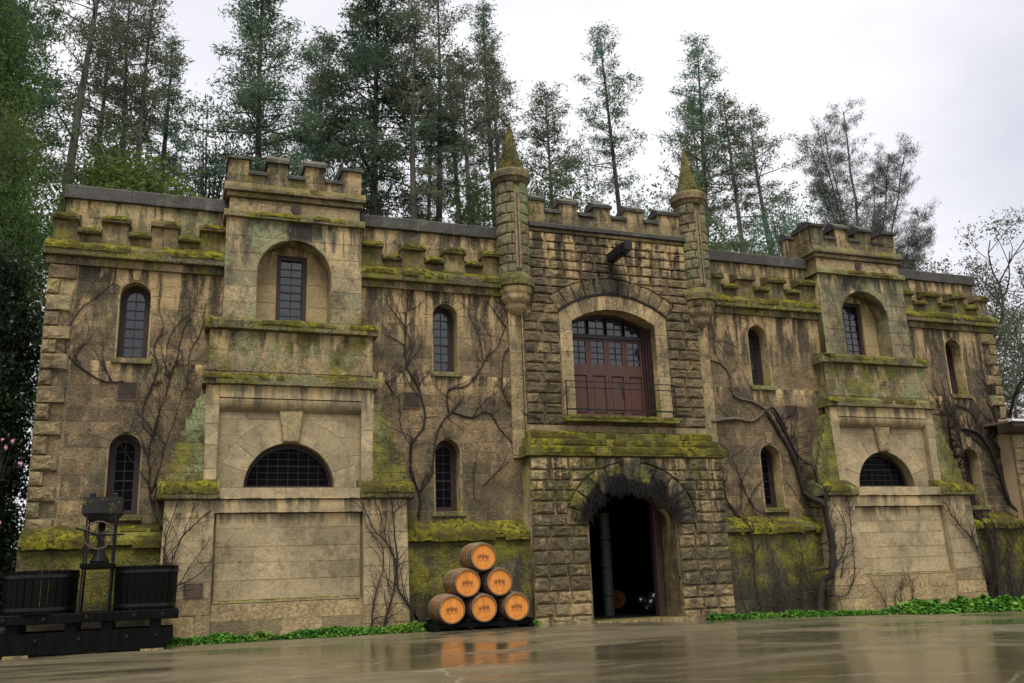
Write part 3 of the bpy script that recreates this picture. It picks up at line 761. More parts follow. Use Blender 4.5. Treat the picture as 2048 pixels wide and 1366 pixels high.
    for s in (-1, 1):
        q = courses(6.99, 8.6, .52)
        for a, b in zip(q[:-1], q[1:]):
            zm = min(nr - .02, math.sqrt(max(.01, nr * nr - max(0, b - nz0) ** 2)) - .01) if b > nz0 else nr - .01
            x0, x1 = sorted((X(s * .365), X(s * zm)))
            if x1 - x0 > .1: stone([(x0, a + .003), (x1, a + .003), (x1, b - .003), (x0, b - .003)], .289, .31, 'niche', nb)
    win = holed('tower_window', [(X(-.355), 6.975), (X(.345), 6.975), (X(.345), 8.75), (X(-.355), 8.75)], [[(X(-.26), 7.08), (X(.25), 7.08), (X(.25), 8.66), (X(-.26), 8.66)]], .36, .46, 'frame', castle)
    pane_grid(win, X(-.005), .245, 7.09, 8.65, .43, 2, 8, None, 'glass')
    # --- string, frieze, cornice
    MB().profx([(-.30, 9.41), (-.345, 9.42), (-.345, 9.54), (-.31, 9.585), (.9, 9.585), (.9, 9.41)], X(-1.64), X(1.64), 12, .004).build('string_course', 'shelf', castle)
    moss_strip(castle, X(-1.0), X(1.2), [(-.36, 9.47), (-.33, 9.57), (-.25, 9.60)], .05, seed + 9, .7)
    fr = MB().box(X(-1.53), X(1.53), -.21, 1.3, 9.57, 9.93).build('frieze', 'merlon', castle)
    field(fr, X(-1.53), X(1.53), [9.592, 9.91], -.225, -.18, 'surround', (), .5, .9)
    MB().lathe([(0, -.262), (.03, -.262), (.045, -.25), (.07, -.265), (.085, -.25), (.115, -.262), (.125, -.22)], 20, (cx, 0, 9.76), axis='Y').build('rosette', 'rust', castle)
    MB().profx([(-.26, 9.92), (-.30, 9.94), (-.30, 10.04), (.9, 10.04), (.9, 9.92)], X(-1.60), X(1.60), 10, .003).build('cornice_moulding', 'band', castle)
    MB().profx([(-.33, 10.055), (-.365, 10.07), (-.365, 10.14), (-.34, 10.165), (-.26, 10.30), (.9, 10.30), (.9, 10.055)], X(-1.66), X(1.66), 12, .005).build('cornice_moulding', 'merlon', castle)
    moss_strip(castle, X(-.4), X(1.6), [(-.37, 10.13), (-.34, 10.17), (-.26, 10.30)], .02, seed + 10, .4)
    # --- battlement round the tower top
    yb = 1.25
    par = MB().box(X(-1.56), X(1.56), -.20, .25, 10.28, 10.56).build('parapet', 'merlon', castle)
    for x0, x1 in ((-1.56, -1.16), (1.16, 1.56)):
        MB().box(X(x0), X(x1), .25, yb, 10.28, 10.56).build('parapet_return', 'merlon', castle)
    mers = [(-1.57, -1.12), (-.69, -.22), (.20, .66), (1.10, 1.57)]
    for i, (a, b) in enumerate(mers):
        d = .50
        yy = .28 if 0 < i < 3 else .62
        m = MB().bbox(X(a), X(b), -.205 + R(-.004, .004), yy, 10.50, 10.94, .012).build('merlon', 'merlon', castle)
        gable_cap(m, X(a) - .04, X(b) + .04, -.28, yy + .06, 10.98, 11.17)
    for a, b in ((-1.12, -.69), (-.22, .20), (.66, 1.10)):
        gable_cap(castle, X(a), X(b), -.25, .29, 10.61, 10.73, .07, 'crenel_cap')
    for x0, x1 in ((-1.57, -1.15), (1.15, 1.57)):
        m = MB().bbox(X(x0), X(x1), .95, 1.3, 10.5, 10.94, .012).build('merlon', 'merlon', castle)
        gable_cap(m, X(x0) - .03, X(x1) + .03, .9, 1.34, 10.99, 11.16)
    MB().box(X(-1.5), X(1.5), -.1, 1.28, 10.2, 10.30).build('tower_roof', 'cap', castle)
tower(-TC, 20); tower(TC, 40)

# ------------------------------------------------------------------ gatehouse
AC = 5.644; RI, RO, RK = 2.196, 2.586, 3.05          # door arch: centre height, inner, outer radius, rock ring
def seg_arch(hw, zb, Rr, n=16):
    a = math.acos(hw / Rr)
    return [(-hw, zb), (hw, zb)] + [(Rr * math.cos(a + (PI - 2 * a) * i / n), AC + Rr * math.sin(a + (PI - 2 * a) * i / n)) for i in range(n + 1)]
gate = holed('gatehouse_wall', [(-2.58, 3.9), (2.58, 3.9), (2.58, 9.9), (-2.58, 9.9)], [seg_arch(1.4, 5.0, 2.4)], -.115, .5, 'mortar', castle)
a_rad = math.atan2(7.70 - AC, 1.57)
def hgate(z):
    if z < 5.0: return 0.0
    if z <= 7.70: return 1.585
    if z <= AC + RK * math.sin(a_rad): return (z - AC) / math.tan(a_rad)
    q = RK * RK - (z - AC) ** 2
    return math.sqrt(q) if q > 0 else 0.0
zz = courses(4.72, 9.86, .262, (5.0,))
field(gate, lambda z: -2.575 if z < 7.55 else -2.36, lambda z: 2.575 if z < 7.55 else 2.36, zz, -.145, -.09, 'rock', [(0, hgate)], .32, .62, 'rock', .014, 'rock_faced_stone', .045)
field(gate, -2.585, 2.585, [4.40, 4.715], -.165, -.09, 'pilaster', (), .8, 1.3)
aa = math.acos(1.22 / RI)
voussoirs(gate, 0, AC, RI, RO, 13, -.165, -.1, 'surround', aa, PI - aa)
voussoirs(gate, 0, AC, RO + .04, RK, 11, -.15, -.09, 'rock', a_rad, PI - a_rad, style='rock', bulge=.04)
sur = holed('door_surround', [(-1.565, 4.93), (1.565, 4.93)] + [(RO * .998 * math.cos(a_rad + (PI - 2 * a_rad) * i / 16), AC + RO * .998 * math.sin(a_rad + (PI - 2 * a_rad) * i / 16)) for i in range(17)], [seg_arch(1.22, 4.95, RI)], -.15, .52, 'surround', castle)
oc = (RO * math.cos(aa), AC + RO * math.sin(aa))
for s in (-1, 1):
    q = courses(4.98, 7.22, .56)
    for a, b in zip(q[:-1], q[1:]):
        x0, x1 = sorted((s * 1.225, s * 1.57)); stone([(x0, a + .003), (x1, a + .003), (x1, b - .003), (x0, b - .003)], -.165, -.1, 'surround', sur)
    p = [(s * 1.225, 7.225), (s * 1.57, 7.225), (s * 1.57, 7.70), (s * oc[0], oc[1] - .004), (s * 1.225, 7.465)]
    stone(p if s > 0 else p[::-1], -.165, -.1, 'surround', sur)
MB().tube([((RO + .02) * math.cos(a_rad + (PI - 2 * a_rad) * i / 30), -.175, AC + (RO + .02) * math.sin(a_rad + (PI - 2 * a_rad) * i / 30)) for i in range(31)], .022, 6).build('hood_mould', 'iron', sur)
MB().tube([(-2.6, -.13, 4.5), (-2.6, -.13, 7.6)], .018, 5).build('downpipe', 'pilaster', castle)
for s in (-1, 1):                                    # smooth strips under the turrets
    a, b = sorted((s * 2.60, s * 2.94))
    strip = MB().box(a, b, -.05, .3, 3.9, 8.0).build('corner_strip', 'pilaster', castle)
    field(strip, a + .004, b - .004, courses(3.95, 7.95, .62), -.065, 0, 'pilaster', (), .5, .6)

# --- the wooden loft doors
yd = .36
ld = empty('loft_door', (0, 0, 0), castle)
jm = MB()
for s in (-1, 1):
    for k in range(4):
        a, b = sorted((s * (1.235 - k * .045), s * (1.185 - k * .045))); jm.box(a, b, .08 + k * .07, .5, 4.97, 7.46)
jm.build('jamb_moulding', 'frame', ld, kind='stuff')
MB().box(-1.1, 1.1, yd - .05, yd + .04, 7.16, 7.27).build('transom', 'muntin', ld)
arc = lambda x: AC + math.sqrt(RI * RI - x * x) - .01
lw = 2.16 / 4
for k in range(4):
    x0 = -1.08 + lw * k; x1 = x0 + lw
    leaf = MB()
    st = .085
    leaf.box(x0 + .003, x0 + st, yd, yd + .06, 5.0, 7.155).box(x1 - st, x1 - .003, yd, yd + .06, 5.0, 7.155)
    leaf.box(x0 + st, x1 - st, yd, yd + .06, 5.0, 5.14).box(x0 + st, x1 - st, yd, yd + .06, 6.16, 6.46).box(x0 + st, x1 - st, yd, yd + .06, 7.10, 7.155)
    lf = leaf.build('door_leaf', 'wood', ld)
    MB().bbox(x0 + st + .015, x1 - st - .015, yd + .022, yd + .05, 5.155, 6.145, .02).build('door_panel', 'wood', lf)
    MB().box(x0 + st - .002, x1 - st + .002, yd + .04, yd + .058, 5.13, 6.17).build('door_panel_back', 'wood', lf)
    pane_grid(lf, (x0 + x1) / 2, lw / 2 - st, 6.46, 7.10, yd + .03, 2, 4, None, 'glass', .016)
    tw = empty('fanlight', (0, 0, 0), ld)
    MB().box(x0 - .03, x0 + .05, yd, yd + .05, 7.27, arc(max(-1.07, x0)) + .03).box(x1 - .05, x1 + .03, yd, yd + .05, 7.27, arc(min(1.07, x1)) + .03).build('fanlight_post', 'frame', tw)
    pane_grid(tw, (x0 + x1) / 2, lw / 2 - .06, 7.27, 7.85, yd + .03, 2, 3, lambda x: arc(x) - .06, 'glass', .016)
hd = MB()
n = 16; pts = [(-1.2 + 2.4 * i / n) for i in range(n + 1)]
v = []; f = []
for i, x in enumerate(pts):
    t = arc(x) + .02; v += [(x, yd - .04, t), (x, yd - .04, t - .09), (x, yd + .08, t), (x, yd + .08, t - .09)]
for i in range(n):
    q = i * 4; f += [(q, q + 1, q + 5, q + 4), (q + 1, q + 3, q + 7, q + 5), (q, q + 4, q + 6, q + 2)]
mesh_obj('arched_head', v, f, 'frame', ld)
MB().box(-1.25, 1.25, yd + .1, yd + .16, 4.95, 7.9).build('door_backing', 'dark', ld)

# --- balcony slab and railing
slab = MB().bbox(-1.60, 1.60, -.42, .4, 4.785, 4.925, .015).build('balcony_slab', 'step', castle)
moss_strip(slab, -1.55, 1.55, [(-.43, 4.86), (-.42, 4.925), (-.15, 4.93)], .04, 55, .75)
rl = empty('railing', (0, 0, 0), castle)
for x in (-1.56, 1.56):
    MB().box(x - .012, x + .012, -.36, -.336, 4.92, 5.84).build('post', 'rail', rl)
    for z in (5.82, 5.66, 5.10): MB().tube([(x, -.348, z), (x, -.16, z)], .009, 5).build('return_rail', 'rail', rl)
for z, t in ((5.82, .011), (5.66, .011), (5.10, .018)): MB().box(-1.55, 1.55, -.348 - t, -.348 + t, z - t, z + t).build('rail', 'rail', rl)
MB().box(-.012, .012, -.36, -.336, 4.92, 5.10).build('post', 'rail', rl)
MB().tube([(0, -.36, 5.38), (.01, -.37, 5.55), (0, -.37, 5.70), (-.06, -.36, 5.80), (-.10, -.36, 5.83)], [.012, .016, .02, .016, .008], 6).tube([(0, -.37, 5.68), (.02, -.36, 5.76), (.05, -.36, 5.82)], [.018, .016, .012], 6).tube([(0, -.37, 5.70), (.08, -.36, 5.77), (.14, -.36, 5.80)], [.018, .014, .008], 6).build('branch_ornament', 'iron', rl)

# --- hoist beam
hb = MB().bbox(-.10, .12, -1.25, .2, 9.16, 9.40, .012).build('hoist_beam', 'iron', castle)
MB().box(-.13, .15, -.9, -.84, 9.13, 9.43).build('beam_strap', 'iron', hb)
MB().tube([(.0, -1.1, 9.15), (.0, -1.1, 9.07), (.03, -1.1, 9.03), (.0, -1.1, 9.0)], .015, 5).build('hook', 'iron', hb)

# --- weathering courses over the porch
for k, (yf, zt, zf, zb, w) in enumerate(((-.32, 4.56, 4.50, 4.305, 2.62), (-.46, 4.36, 4.30, 4.115, 2.70), (-.60, 4.17, 4.10, 3.885, 2.80))):
    x = -w
    tier = empty('weathering_course', (0, 0, 0), castle)
    while x < w - .05:
        q = R(.9, 1.3)
        if w - x - q < .6: q = w - x
        j = R(-.008, .008)
        MB().profx([(yf + .02 + j, zb), (yf + j, zb + .02), (yf + j, zf - .02), (yf + .02 + j, zf), (-.1, zt), (-.1, zb)], x + .003, x + q - .003, 6, .004).build('course_stone', 'step', tier); x += q
    moss_strip(tier, -w + .03, w - .03, [(yf - .012, zb + .06), (yf - .008, zf), (yf + .16, zf + .05)], .04, 60 + k, .74)

# --- porch
PH, PS, PR = 1.21, 2.22, .92
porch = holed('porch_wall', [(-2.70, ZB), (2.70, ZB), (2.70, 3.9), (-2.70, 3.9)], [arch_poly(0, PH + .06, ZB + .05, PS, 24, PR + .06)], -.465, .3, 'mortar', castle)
VO = .60
h_p = half_arch(PH + .03, -1, PS, PH + VO, PR + VO + .03)
def pmat(z, x): return 'foot2' if z < .78 else 'rockporch'
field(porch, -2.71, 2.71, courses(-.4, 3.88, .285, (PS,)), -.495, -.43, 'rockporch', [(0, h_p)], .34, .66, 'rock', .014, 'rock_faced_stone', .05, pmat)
nv = 11
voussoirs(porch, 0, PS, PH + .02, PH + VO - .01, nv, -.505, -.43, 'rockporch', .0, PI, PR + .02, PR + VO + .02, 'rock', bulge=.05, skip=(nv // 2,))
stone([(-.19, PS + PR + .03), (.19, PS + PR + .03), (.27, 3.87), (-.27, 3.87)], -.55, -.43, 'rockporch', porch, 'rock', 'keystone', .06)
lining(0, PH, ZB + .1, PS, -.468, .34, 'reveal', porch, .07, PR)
for s in (-1, 1):                                    # reveal stones
    q = courses(-.05, PS + .1, .6)
    for a, b in zip(q[:-1], q[1:]):
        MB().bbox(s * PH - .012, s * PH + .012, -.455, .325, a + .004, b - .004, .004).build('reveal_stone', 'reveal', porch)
MB().bbox(.93, 1.13, .20, .40, -.05, 2.75, .012).build('door_post', 'oldwood', castle)
MB().bbox(.93, .985, .14, .20, -.05, 2.7, .01).build('door_stop', 'oldwood', castle)
MB().bbox(1.192, 1.23, -.47, -.435, .84, .95, .005).build('pintle', 'iron', castle)
MB().box(-1.2, 1.25, -.62, .3, -.6, -.028).build('threshold', 'pilaster', castle)
# cellar room behind the door
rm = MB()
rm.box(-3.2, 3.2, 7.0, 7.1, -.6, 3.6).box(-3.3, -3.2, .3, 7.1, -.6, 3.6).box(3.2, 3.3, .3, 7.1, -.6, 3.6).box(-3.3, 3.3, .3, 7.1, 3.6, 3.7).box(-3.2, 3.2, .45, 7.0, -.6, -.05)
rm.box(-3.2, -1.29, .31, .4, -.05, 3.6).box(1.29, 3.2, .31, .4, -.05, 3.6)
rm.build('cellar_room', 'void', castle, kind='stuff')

# --- gatehouse string and battlement
MB().profx([(-.17, 9.86), (-.20, 9.87), (-.20, 9.95), (.5, 9.95), (.5, 9.86)], -2.34, 2.34, 10, .003).build('string_course', 'band', castle)
MB().profx([(-.23, 9.96), (-.265, 9.975), (-.265, 10.07), (-.23, 10.10), (-.12, 10.16), (.5, 10.16), (.5, 9.96)], -2.34, 2.34, 12, .004).build('string_course', 'cap', castle)
MB().box(-2.3, 2.3, -.10, .42, 10.14, 10.44).build('parapet', 'merlon', castle)
for i, (a, b) in enumerate(((-2.3, -1.83), (-1.37, -.85), (-.37, .15), (.62, 1.15), (1.61, 2.3))):
    m = MB().bbox(a, b, -.105, .42, 10.40, 10.77, .012).build('merlon', 'merlon', castle)
    gable_cap(m, a - .03, b + .03, -.16, .47, 10.83, 11.0)
for a, b in ((-1.83, -1.37), (-.85, -.37), (.15, .62), (1.15, 1.61)): gable_cap(castle, a, b, -.16, .47, 10.53, 10.67, .08, 'crenel_cap')

# --- corner turrets
def turret(cx, seed):
    cy = -.03; r = .395
    core = MB().lathe([(0, 8.3), (r - .03, 8.3), (r - .03, 11.2), (0, 11.2)], 24, (cx, cy, 0)).build('turret', 'turret', castle, True)
    zz = courses(8.56, 11.10, .275)
    for k in range(len(zz) - 1):
        a, b = zz[k] + .008, zz[k + 1] - .008
        s = -PI * .95 + (k % 2) * .33
        ss = []
        for j in range(8):
            s0 = s + j * 2 * PI * .95 / 8; s1 = s0 + 2 * PI * .95 / 8
            ss.append((s0, s1))
        for s0, s1 in ss:
            pieces = [(s0, s1)]
            if s0 < .2 and s1 > -.2:                      # leave the slit free
                pieces = [(s0, min(s1, -.2)), (max(s0, .2), s1)]
            for p0, p1 in pieces:
                if p1 - p0 < .12: continue
                x0, x1 = p0 * r + .006, p1 * r - .006
                o = stone([(x0, a), (x1, a), (x1, b), (x0, b)], 0.0, .05, 'turret', core, 'rock', 'rock_faced_stone', .035)
                for v in o.data.vertices:
                    an = v.co.x / r; rr = r - v.co.y; v.co = (cx + rr * math.sin(an), cy - rr * math.cos(an), v.co.z)
    MB().lathe([(r - .012, 8.72), (r - .012, 10.86)], 4, (cx, cy, 0), -PI / 2 - .2, -PI / 2 + .2).build('arrow_slit', 'corbel', core, True)
    MB().lathe([(r - .006, 8.72), (r - .006, 10.80)], 2, (cx, cy, 0), -PI / 2 - .045, -PI / 2 + .045).build('slit_shade_strip', 'plinth', core, True)  # flat dark strip painted in for the shaded depth of the slit
    MB().lathe([(r, 11.08), (r + .05, 11.12), (r + .075, 11.2), (r + .12, 11.24), (r + .125, 11.40), (r + .09, 11.47), (r - .04, 11.52), (0, 11.52)], 32, (cx, cy, 0)).build('turret_cornice', 'merlon', core, False)
    MB().lathe([(.325, 11.50), (.325, 11.54), (.22, 12.02), (.11, 12.52), (.015, 12.98), (0, 13.0)], 24, (cx, cy, 0), jit=.003).build('cone_roof', 'cone', core)
    V = []; F = []                                        # tufts of moss on the cone
    for k in range(900):
        z = 11.54 + 1.4 * random.random() ** 1.4; an = R(-PI, PI); rr = .325 * (1 - (z - 11.54) / 1.46) + .002
        if mnoise.noise((an * 1.5 + seed, z * 2.2, 0)) < (-.35 if seed == 71 else .08): continue
        p = Vector((cx + rr * math.sin(an), cy - rr * math.cos(an), z)); q = len(V); h = R(.006, .016)
        n = Vector((math.sin(an), -math.cos(an), .3))
        V += [p + n * h, p + Vector((R(-.03, .03), R(-.03, .03), -.03)), p + Vector((R(-.03, .03), R(-.03, .03), .01)), p + Vector((.03 * math.cos(an), .03 * math.sin(an), -.01))]
        F += [(q, q + 1, q + 2), (q, q + 2, q + 3), (q, q + 3, q + 1)]
    mesh_obj('moss', V, F, 'moss', core, True, 'stuff')
    MB().lathe([(0, 8.62), (r + .02, 8.60), (r + .08, 8.50), (r + .12, 8.42), (r + .12, 8.26), (r + .06, 8.23), (0, 8.23)], 32, (cx, cy, 0)).build('turret_ring', 'cornice', core, False)
    MB().lathe([(r + .05, 8.23), (r + .05, 8.10), (r + .01, 8.07), (r - .0, 8.02), (r + .01, 7.96), (r - .04, 7.86), (r - .12, 7.82), (r - .10, 7.75), (r - .16, 7.64), (r - .26, 7.55), (0, 7.50)], 32, (cx, cy, 0)).build('corbel', 'corbel', core, True)
turret(-2.72, 71); turret(2.72, 72)

# --- mass of the building behind the front: end walls, roof, back
for x in (-13.45, 13.15):
    MB().box(x, x + .3, .5, 9.0, ZB, 8.6).build('end_wall', 'upper', castle)
MB().box(-13.45, 13.45, 9.0, 9.3, ZB, 8.9).build('back_wall', 'upper', castle)
MB().box(-13.3, 13.3, .55, 9.1, 8.6, 8.75).build('roof_deck', 'cap', castle)

# ================================================================== things in front of the castle
M['blackwood'] = simple_mat('wet_black_timber', (0.0042, 0.0042, 0.004), .42, .5, 4, .5, stretch=(3, 3, .6), spec=.06)
M['blackiron'] = simple_mat('wet_black_iron', (0.006, 0.006, 0.0065), .34, .4, 12, .3, metal=.0, spec=.25)
M['mossyblack'] = stone_mat('mossy_black_iron', (0.014, .014, .012), (0.007, .007, .006), (.01, .01, .008), dark=.2, moss=.12, bump=.5, topmoss=.7, pale=(.03, .03, .025))
M['oakhead'] = simple_mat('orange_oak_head', (0.60, 0.225, 0.042), .6, .14, 2.2, .15, stretch=(11, 1, .7), objvar=.10, spec=.15)
M['oakstave'] = simple_mat('brown_oak_stave', (0.20, 0.10, 0.034), .5, .35, 3, .25, stretch=(6, .8, 6), objvar=.22)
M['hoop'] = simple_mat('galvanised_hoop', (0.15, 0.135, 0.115), .45, .4, 14, .2, metal=.6)
M['ink'] = simple_mat('brown_ink', (0.23, 0.075, 0.014), .6, .2, 30, 0)
M['stucco'] = simple_mat('tan_stucco', (0.40, 0.285, 0.165), .9, .14, 3, .3)
M['gutter'] = simple_mat('pale_gutter', (0.62, 0.60, 0.57), .5, .12, 5, .05)
M['eave'] = simple_mat('dark_brown_eave', (0.035, 0.024, 0.017), .6, .3, 5, .1)
M['tile'] = simple_mat('clay_tile', (0.16, 0.10, 0.075), .7, .3, 5, .2)
M['steel'] = simple_mat('brushed_steel', (0.50, 0.51, 0.50), .32, .15, 10, .05, metal=.9)
M['pipe'] = simple_mat('pale_grey_pipe', (0.10, 0.11, 0.095), .55, .2, 8, .15)

# --- stacked wine barrels
HR, BR, BL = .272, .325, .92
def barrel_r(t): return HR + .016 + (BR - HR - .016) * math.sin(PI * t) ** .9
def make_barrel(name='wine_barrel'):
    b = empty(name)
    NS = 22
    a = PI / NS - .006; v = []; K = 9
    for i in range(K):
        t = i / (K - 1); r = barrel_r(t); y = BL * t
        for rr in (r, r - .026):
            v += [(rr * math.sin(-a), y, rr * math.cos(a)), (rr * .0, y, rr * 1.0), (rr * math.sin(a), y, rr * math.cos(a))]
    f = []
    for i in range(K - 1):
        q, w = i * 6, i * 6 + 6
        f += [(q, q + 1, w + 1, w), (q + 1, q + 2, w + 2, w + 1), (q + 3, w + 3, w + 4, q + 4), (q + 4, w + 4, w + 5, q + 5), (q, w, w + 3, q + 3), (q + 2, q + 5, w + 5, w + 2)]
    f += [(0, 3, 4, 1), (1, 4, 5, 2)]
    st = mesh_obj('stave', v, f, 'oakstave', b)
    for k in range(1, NS):
        o = st.copy(); o.rotation_euler = (0, 2 * PI * k / NS, 0); link(o, b)
    for t0, t1 in ((0.0, .055), (.125, .165), (.275, .315), (.685, .725), (.835, .875), (.945, 1.0)):
        e = .0035
        MB().lathe([(barrel_r(t0) - .004, BL * t0), (barrel_r(t0) + e, BL * t0 - .001), (barrel_r(t1) + e, BL * t1), (barrel_r(t1) - .004, BL * t1)], 40, axis='Y').build('hoop', 'hoop', b, True)
    for y, s in ((.028, 1), (BL - .028, -1)):
        hd = MB().lathe([(HR - .02, y + s * .006), (HR + .004, y + s * .012)], 40, axis='Y').build('head', 'oakhead', b)
        xs = [-HR, -.185, -.10, -.03, .05, .12, .19, HR]
        for q in range(7):
            xa, xb = max(xs[q] + .0012, -HR + .006), min(xs[q + 1] - .0012, HR - .006); poly = []
            rim = HR - .004
            for k in range(5): x = xa + (xb - xa) * k / 4; poly.append((x, -math.sqrt(max(0, rim * rim - x * x))))
            for k in range(5): x = xb + (xa - xb) * k / 4; poly.append((x, math.sqrt(max(0, rim * rim - x * x))))
            MB().prism(poly, y + R(-.0008, .0008), y + s * .014).build('head_board', 'oakhead', hd)
    em = MB(); y = .0258
    def rect(x0, x1, z0, z1): em.add([(x0, y, z0), (x1, y, z0), (x1, y, z1), (x0, y, z1)], [(0, 1, 2, 3)])
    for x0, x1, z0, z1 in ((-.125, .125, -.02, .012), (-.085, -.06, .012, .045), (.06, .085, .012, .045), (-.022, -.012, .012, .075), (.012, .022, .012, .075), (-.012, .012, .016, .05), (-.125, -.10, .012, .03), (.10, .125, .012, .03), (-.05, -.03, .016, .034), (.03, .05, .016, .034), (-.02, .02, -.06, -.024), (-.115, -.06, -.048, -.026), (.06, .115, -.048, -.026), (-.004, .004, .165, .18)): rect(x0, x1, z0, z1)
    for k in range(7): rect(-.118 + k * .036, -.102 + k * .036, .014, .03)
    em.build('emblem', 'ink', b, kind='stuff')
    for txt, z, sz in (('CHATEAU MONTELENA', -.092, .036), ('NAPA VALLEY', -.205, .022)):
        cu = bpy.data.curves.new('lettering', 'FONT'); cu.body = txt; cu.size = sz; cu.align_x = 'CENTER'
        tmp = bpy.data.objects.new('tmp', cu); COL.objects.link(tmp)
        dg = bpy.context.evaluated_depsgraph_get(); dg.update(); me = bpy.data.meshes.new_from_object(tmp.evaluated_get(dg), depsgraph=dg); bpy.data.objects.remove(tmp)
        for q in me.vertices: x, yy, zz = q.co; q.co = (x * (.75 if sz > .03 else 1), y, yy + z)
        me.materials.clear(); me.materials.append(M['ink'])
        o = bpy.data.objects.new('lettering', me); link(o, b)
    return b
def copy_tree(o, parent=None):
    c = o.copy(); link(c); c.parent = parent
    for ch in list(o.children): copy_tree(ch, c)
    return c
bar0 = make_barrel()
spots = [(-5.05, .445, 'leftmost barrel of the bottom row, farthest from the arched doorway'), (-4.31, .445, 'middle barrel of the bottom row, between two others on the black rack'), (-3.58, .445, 'bottom-row barrel at the rack end beside the porch'),
         (-4.675, .98, 'second-tier barrel on the side of the wine press'), (-3.945, .98, 'second-tier barrel on the porch side'), (-4.31, 1.52, 'single top barrel crowning the pyramid stack')]
for i, (x, z, d) in enumerate(spots):
    b = bar0 if i == 0 else copy_tree(bar0)
    b.location = (x, -1.62 + R(-.03, .03), z); b.rotation_euler = (0, R(-.12, .12), R(-.02, .02))
    tag(b, 'orange oak barrel, ' + d, 'barrel', 'wine barrels stacked in a pyramid')
rack = empty('barrel_rack', (-4.3, -1.2, 0)); tag(rack, 'low black timber rack carrying the pyramid of wine barrels', 'rack')
def rk(name, *a, mat='blackwood'): o = MB().bbox(*a, .008).build(name, mat, rack); o.location = (4.3, 1.2, 0); return o
for y in (-1.52, -.98):
    rk('beam', -5.48, -3.16, y, y + .12, .06, .16)
    for x in (-5.42, -4.72, -3.95, -3.62): rk('chock', x, x + .13, y - .005, y + .125, .15, .235)
for x in (-5.45, -4.68, -3.95, -3.30):
    rk('foot', x, x + .13, -1.60, -.85, ground_z(x) - .02, .065)
rk('end_board', -3.26, -3.18, -1.58, -.86, -.02, .20)

# --- old wine press with two slatted tubs
press = empty('wine_press', (-12.0, -1.6, 0)); tag(press, 'black antique wine press with a spoked handwheel between two staved tubs', 'wine press')
def pp(mb, name, mat='blackwood', parent=None, smooth=False):
    o = mb.build(name, mat, parent or press, smooth)
    if parent is None: o.location = (12.0, 1.6, 0)
    return o
for y in (-2.02, -1.05):
    pp(MB().add([(-13.9, y, .03), (-10.78, y, .03), (-10.60, y, .16), (-10.60, y, .40), (-13.9, y, .40)] + [(-13.9, y + .2, .03), (-10.78, y + .2, .03), (-10.60, y + .2, .16), (-10.60, y + .2, .40), (-13.9, y + .2, .40)],
                [(0, 1, 2, 3, 4), (9, 8, 7, 6, 5)] + [(i, i + 5, (i + 1) % 5 + 5, (i + 1) % 5) for i in range(5)]), 'skid_beam')
    pp(MB().bbox(-13.9, -10.52, y - .05, y + .15, .55, .72, .012), 'frame_beam')
for x in (-13.3, -12.35, -11.75, -10.92):
    pp(MB().bbox(x - .10, x + .10, -2.0, -.9, .38, .57, .012), 'cross_sleeper')
for x in (-13.55, -12.9, -12.2, -11.4, -10.9):
    pp(MB().lathe([(0, -2.045), (.03, -2.045), (.04, -2.03), (.04, -2.0)], 8, (x, 0, .27), axis='Y'), 'bolt', 'blackiron')
    pp(MB().lathe([(0, -2.09), (.03, -2.09), (.04, -2.08), (.04, -2.05)], 8, (x + .1, 0, .64), axis='Y'), 'bolt', 'blackiron')
for x in (-13.2, -10.95): pp(MB().bbox(x - .2, x + .2, -2.05, -.85, -.02, .035, .005), 'pad', 'pilaster')
for cx, r, z0, z1, n in ((-11.13, .575, .722, 1.53, 28), (-12.95, .64, .722, 1.49, 30)):
    tub = empty('tub', (0, 0, 0), press); tub.location = (12.0, 1.6, 0)
    a = PI / n - .012; r2 = r * .965
    s0 = MB().add([(q * math.sin(s), -q * math.cos(s), z) for z, q in ((z0, r2), (z1, r)) for q in (q, q - .035) for s in (-a, a)], [(0, 1, 5, 4), (2, 6, 7, 3), (0, 4, 6, 2), (1, 3, 7, 5), (4, 5, 7, 6), (0, 2, 3, 1)]).build('stave', 'blackwood', tub)
    s0.location = (cx, -1.5, 0)
    for k in range(1, n):
        o = s0.copy(); o.rotation_euler = (0, 0, 2 * PI * k / n); link(o, tub)
    for z in (z0 + .09, z1 - .10):
        q = r2 + (r - r2) * (z - z0) / (z1 - z0)
        MB().lathe([(q - .005, z - .03), (q + .012, z - .03), (q + .012, z + .03), (q - .005, z + .03)], 40, (cx, -1.5, 0)).build('hoop', 'blackiron', tub)
    MB().lathe([(0, z0 + .1), (r2 - .03, z0 + .1)], 24, (cx, -1.5, 0)).build('tub_floor', 'blackwood', tub)
PX = -11.98
pp(MB().bbox(PX - .30, PX + .28, -2.02, -1.1, 1.50, 1.60, .015), 'press_plate')
pp(MB().lathe([(0, 1.6), (.17, 1.6), (.16, 1.66), (.09, 1.78), (.065, 1.95), (.06, 2.5), (0, 2.5)], 16, (PX, -1.6, 0)), 'screw', 'blackiron', None, True)
pp(MB().add([(PX - .35, -1.95, 2.52), (PX + .35, -1.95, 2.52), (PX + .35, -1.25, 2.52), (PX - .35, -1.25, 2.52), (PX - .35, -1.95, 2.82), (PX + .35, -1.95, 2.82), (PX + .35, -1.25, 2.82), (PX - .35, -1.25, 2.82), (PX - .22, -1.85, 2.38), (PX + .22, -1.85, 2.38), (PX + .22, -1.35, 2.38), (PX - .22, -1.35, 2.38)],
             [(4, 5, 6, 7), (0, 1, 5, 4), (1, 2, 6, 5), (2, 3, 7, 6), (3, 0, 4, 7), (8, 9, 1, 0), (9, 10, 2, 1), (10, 11, 3, 2), (11, 8, 0, 3), (8, 11, 10, 9)]), 'press_head', 'mossyblack')
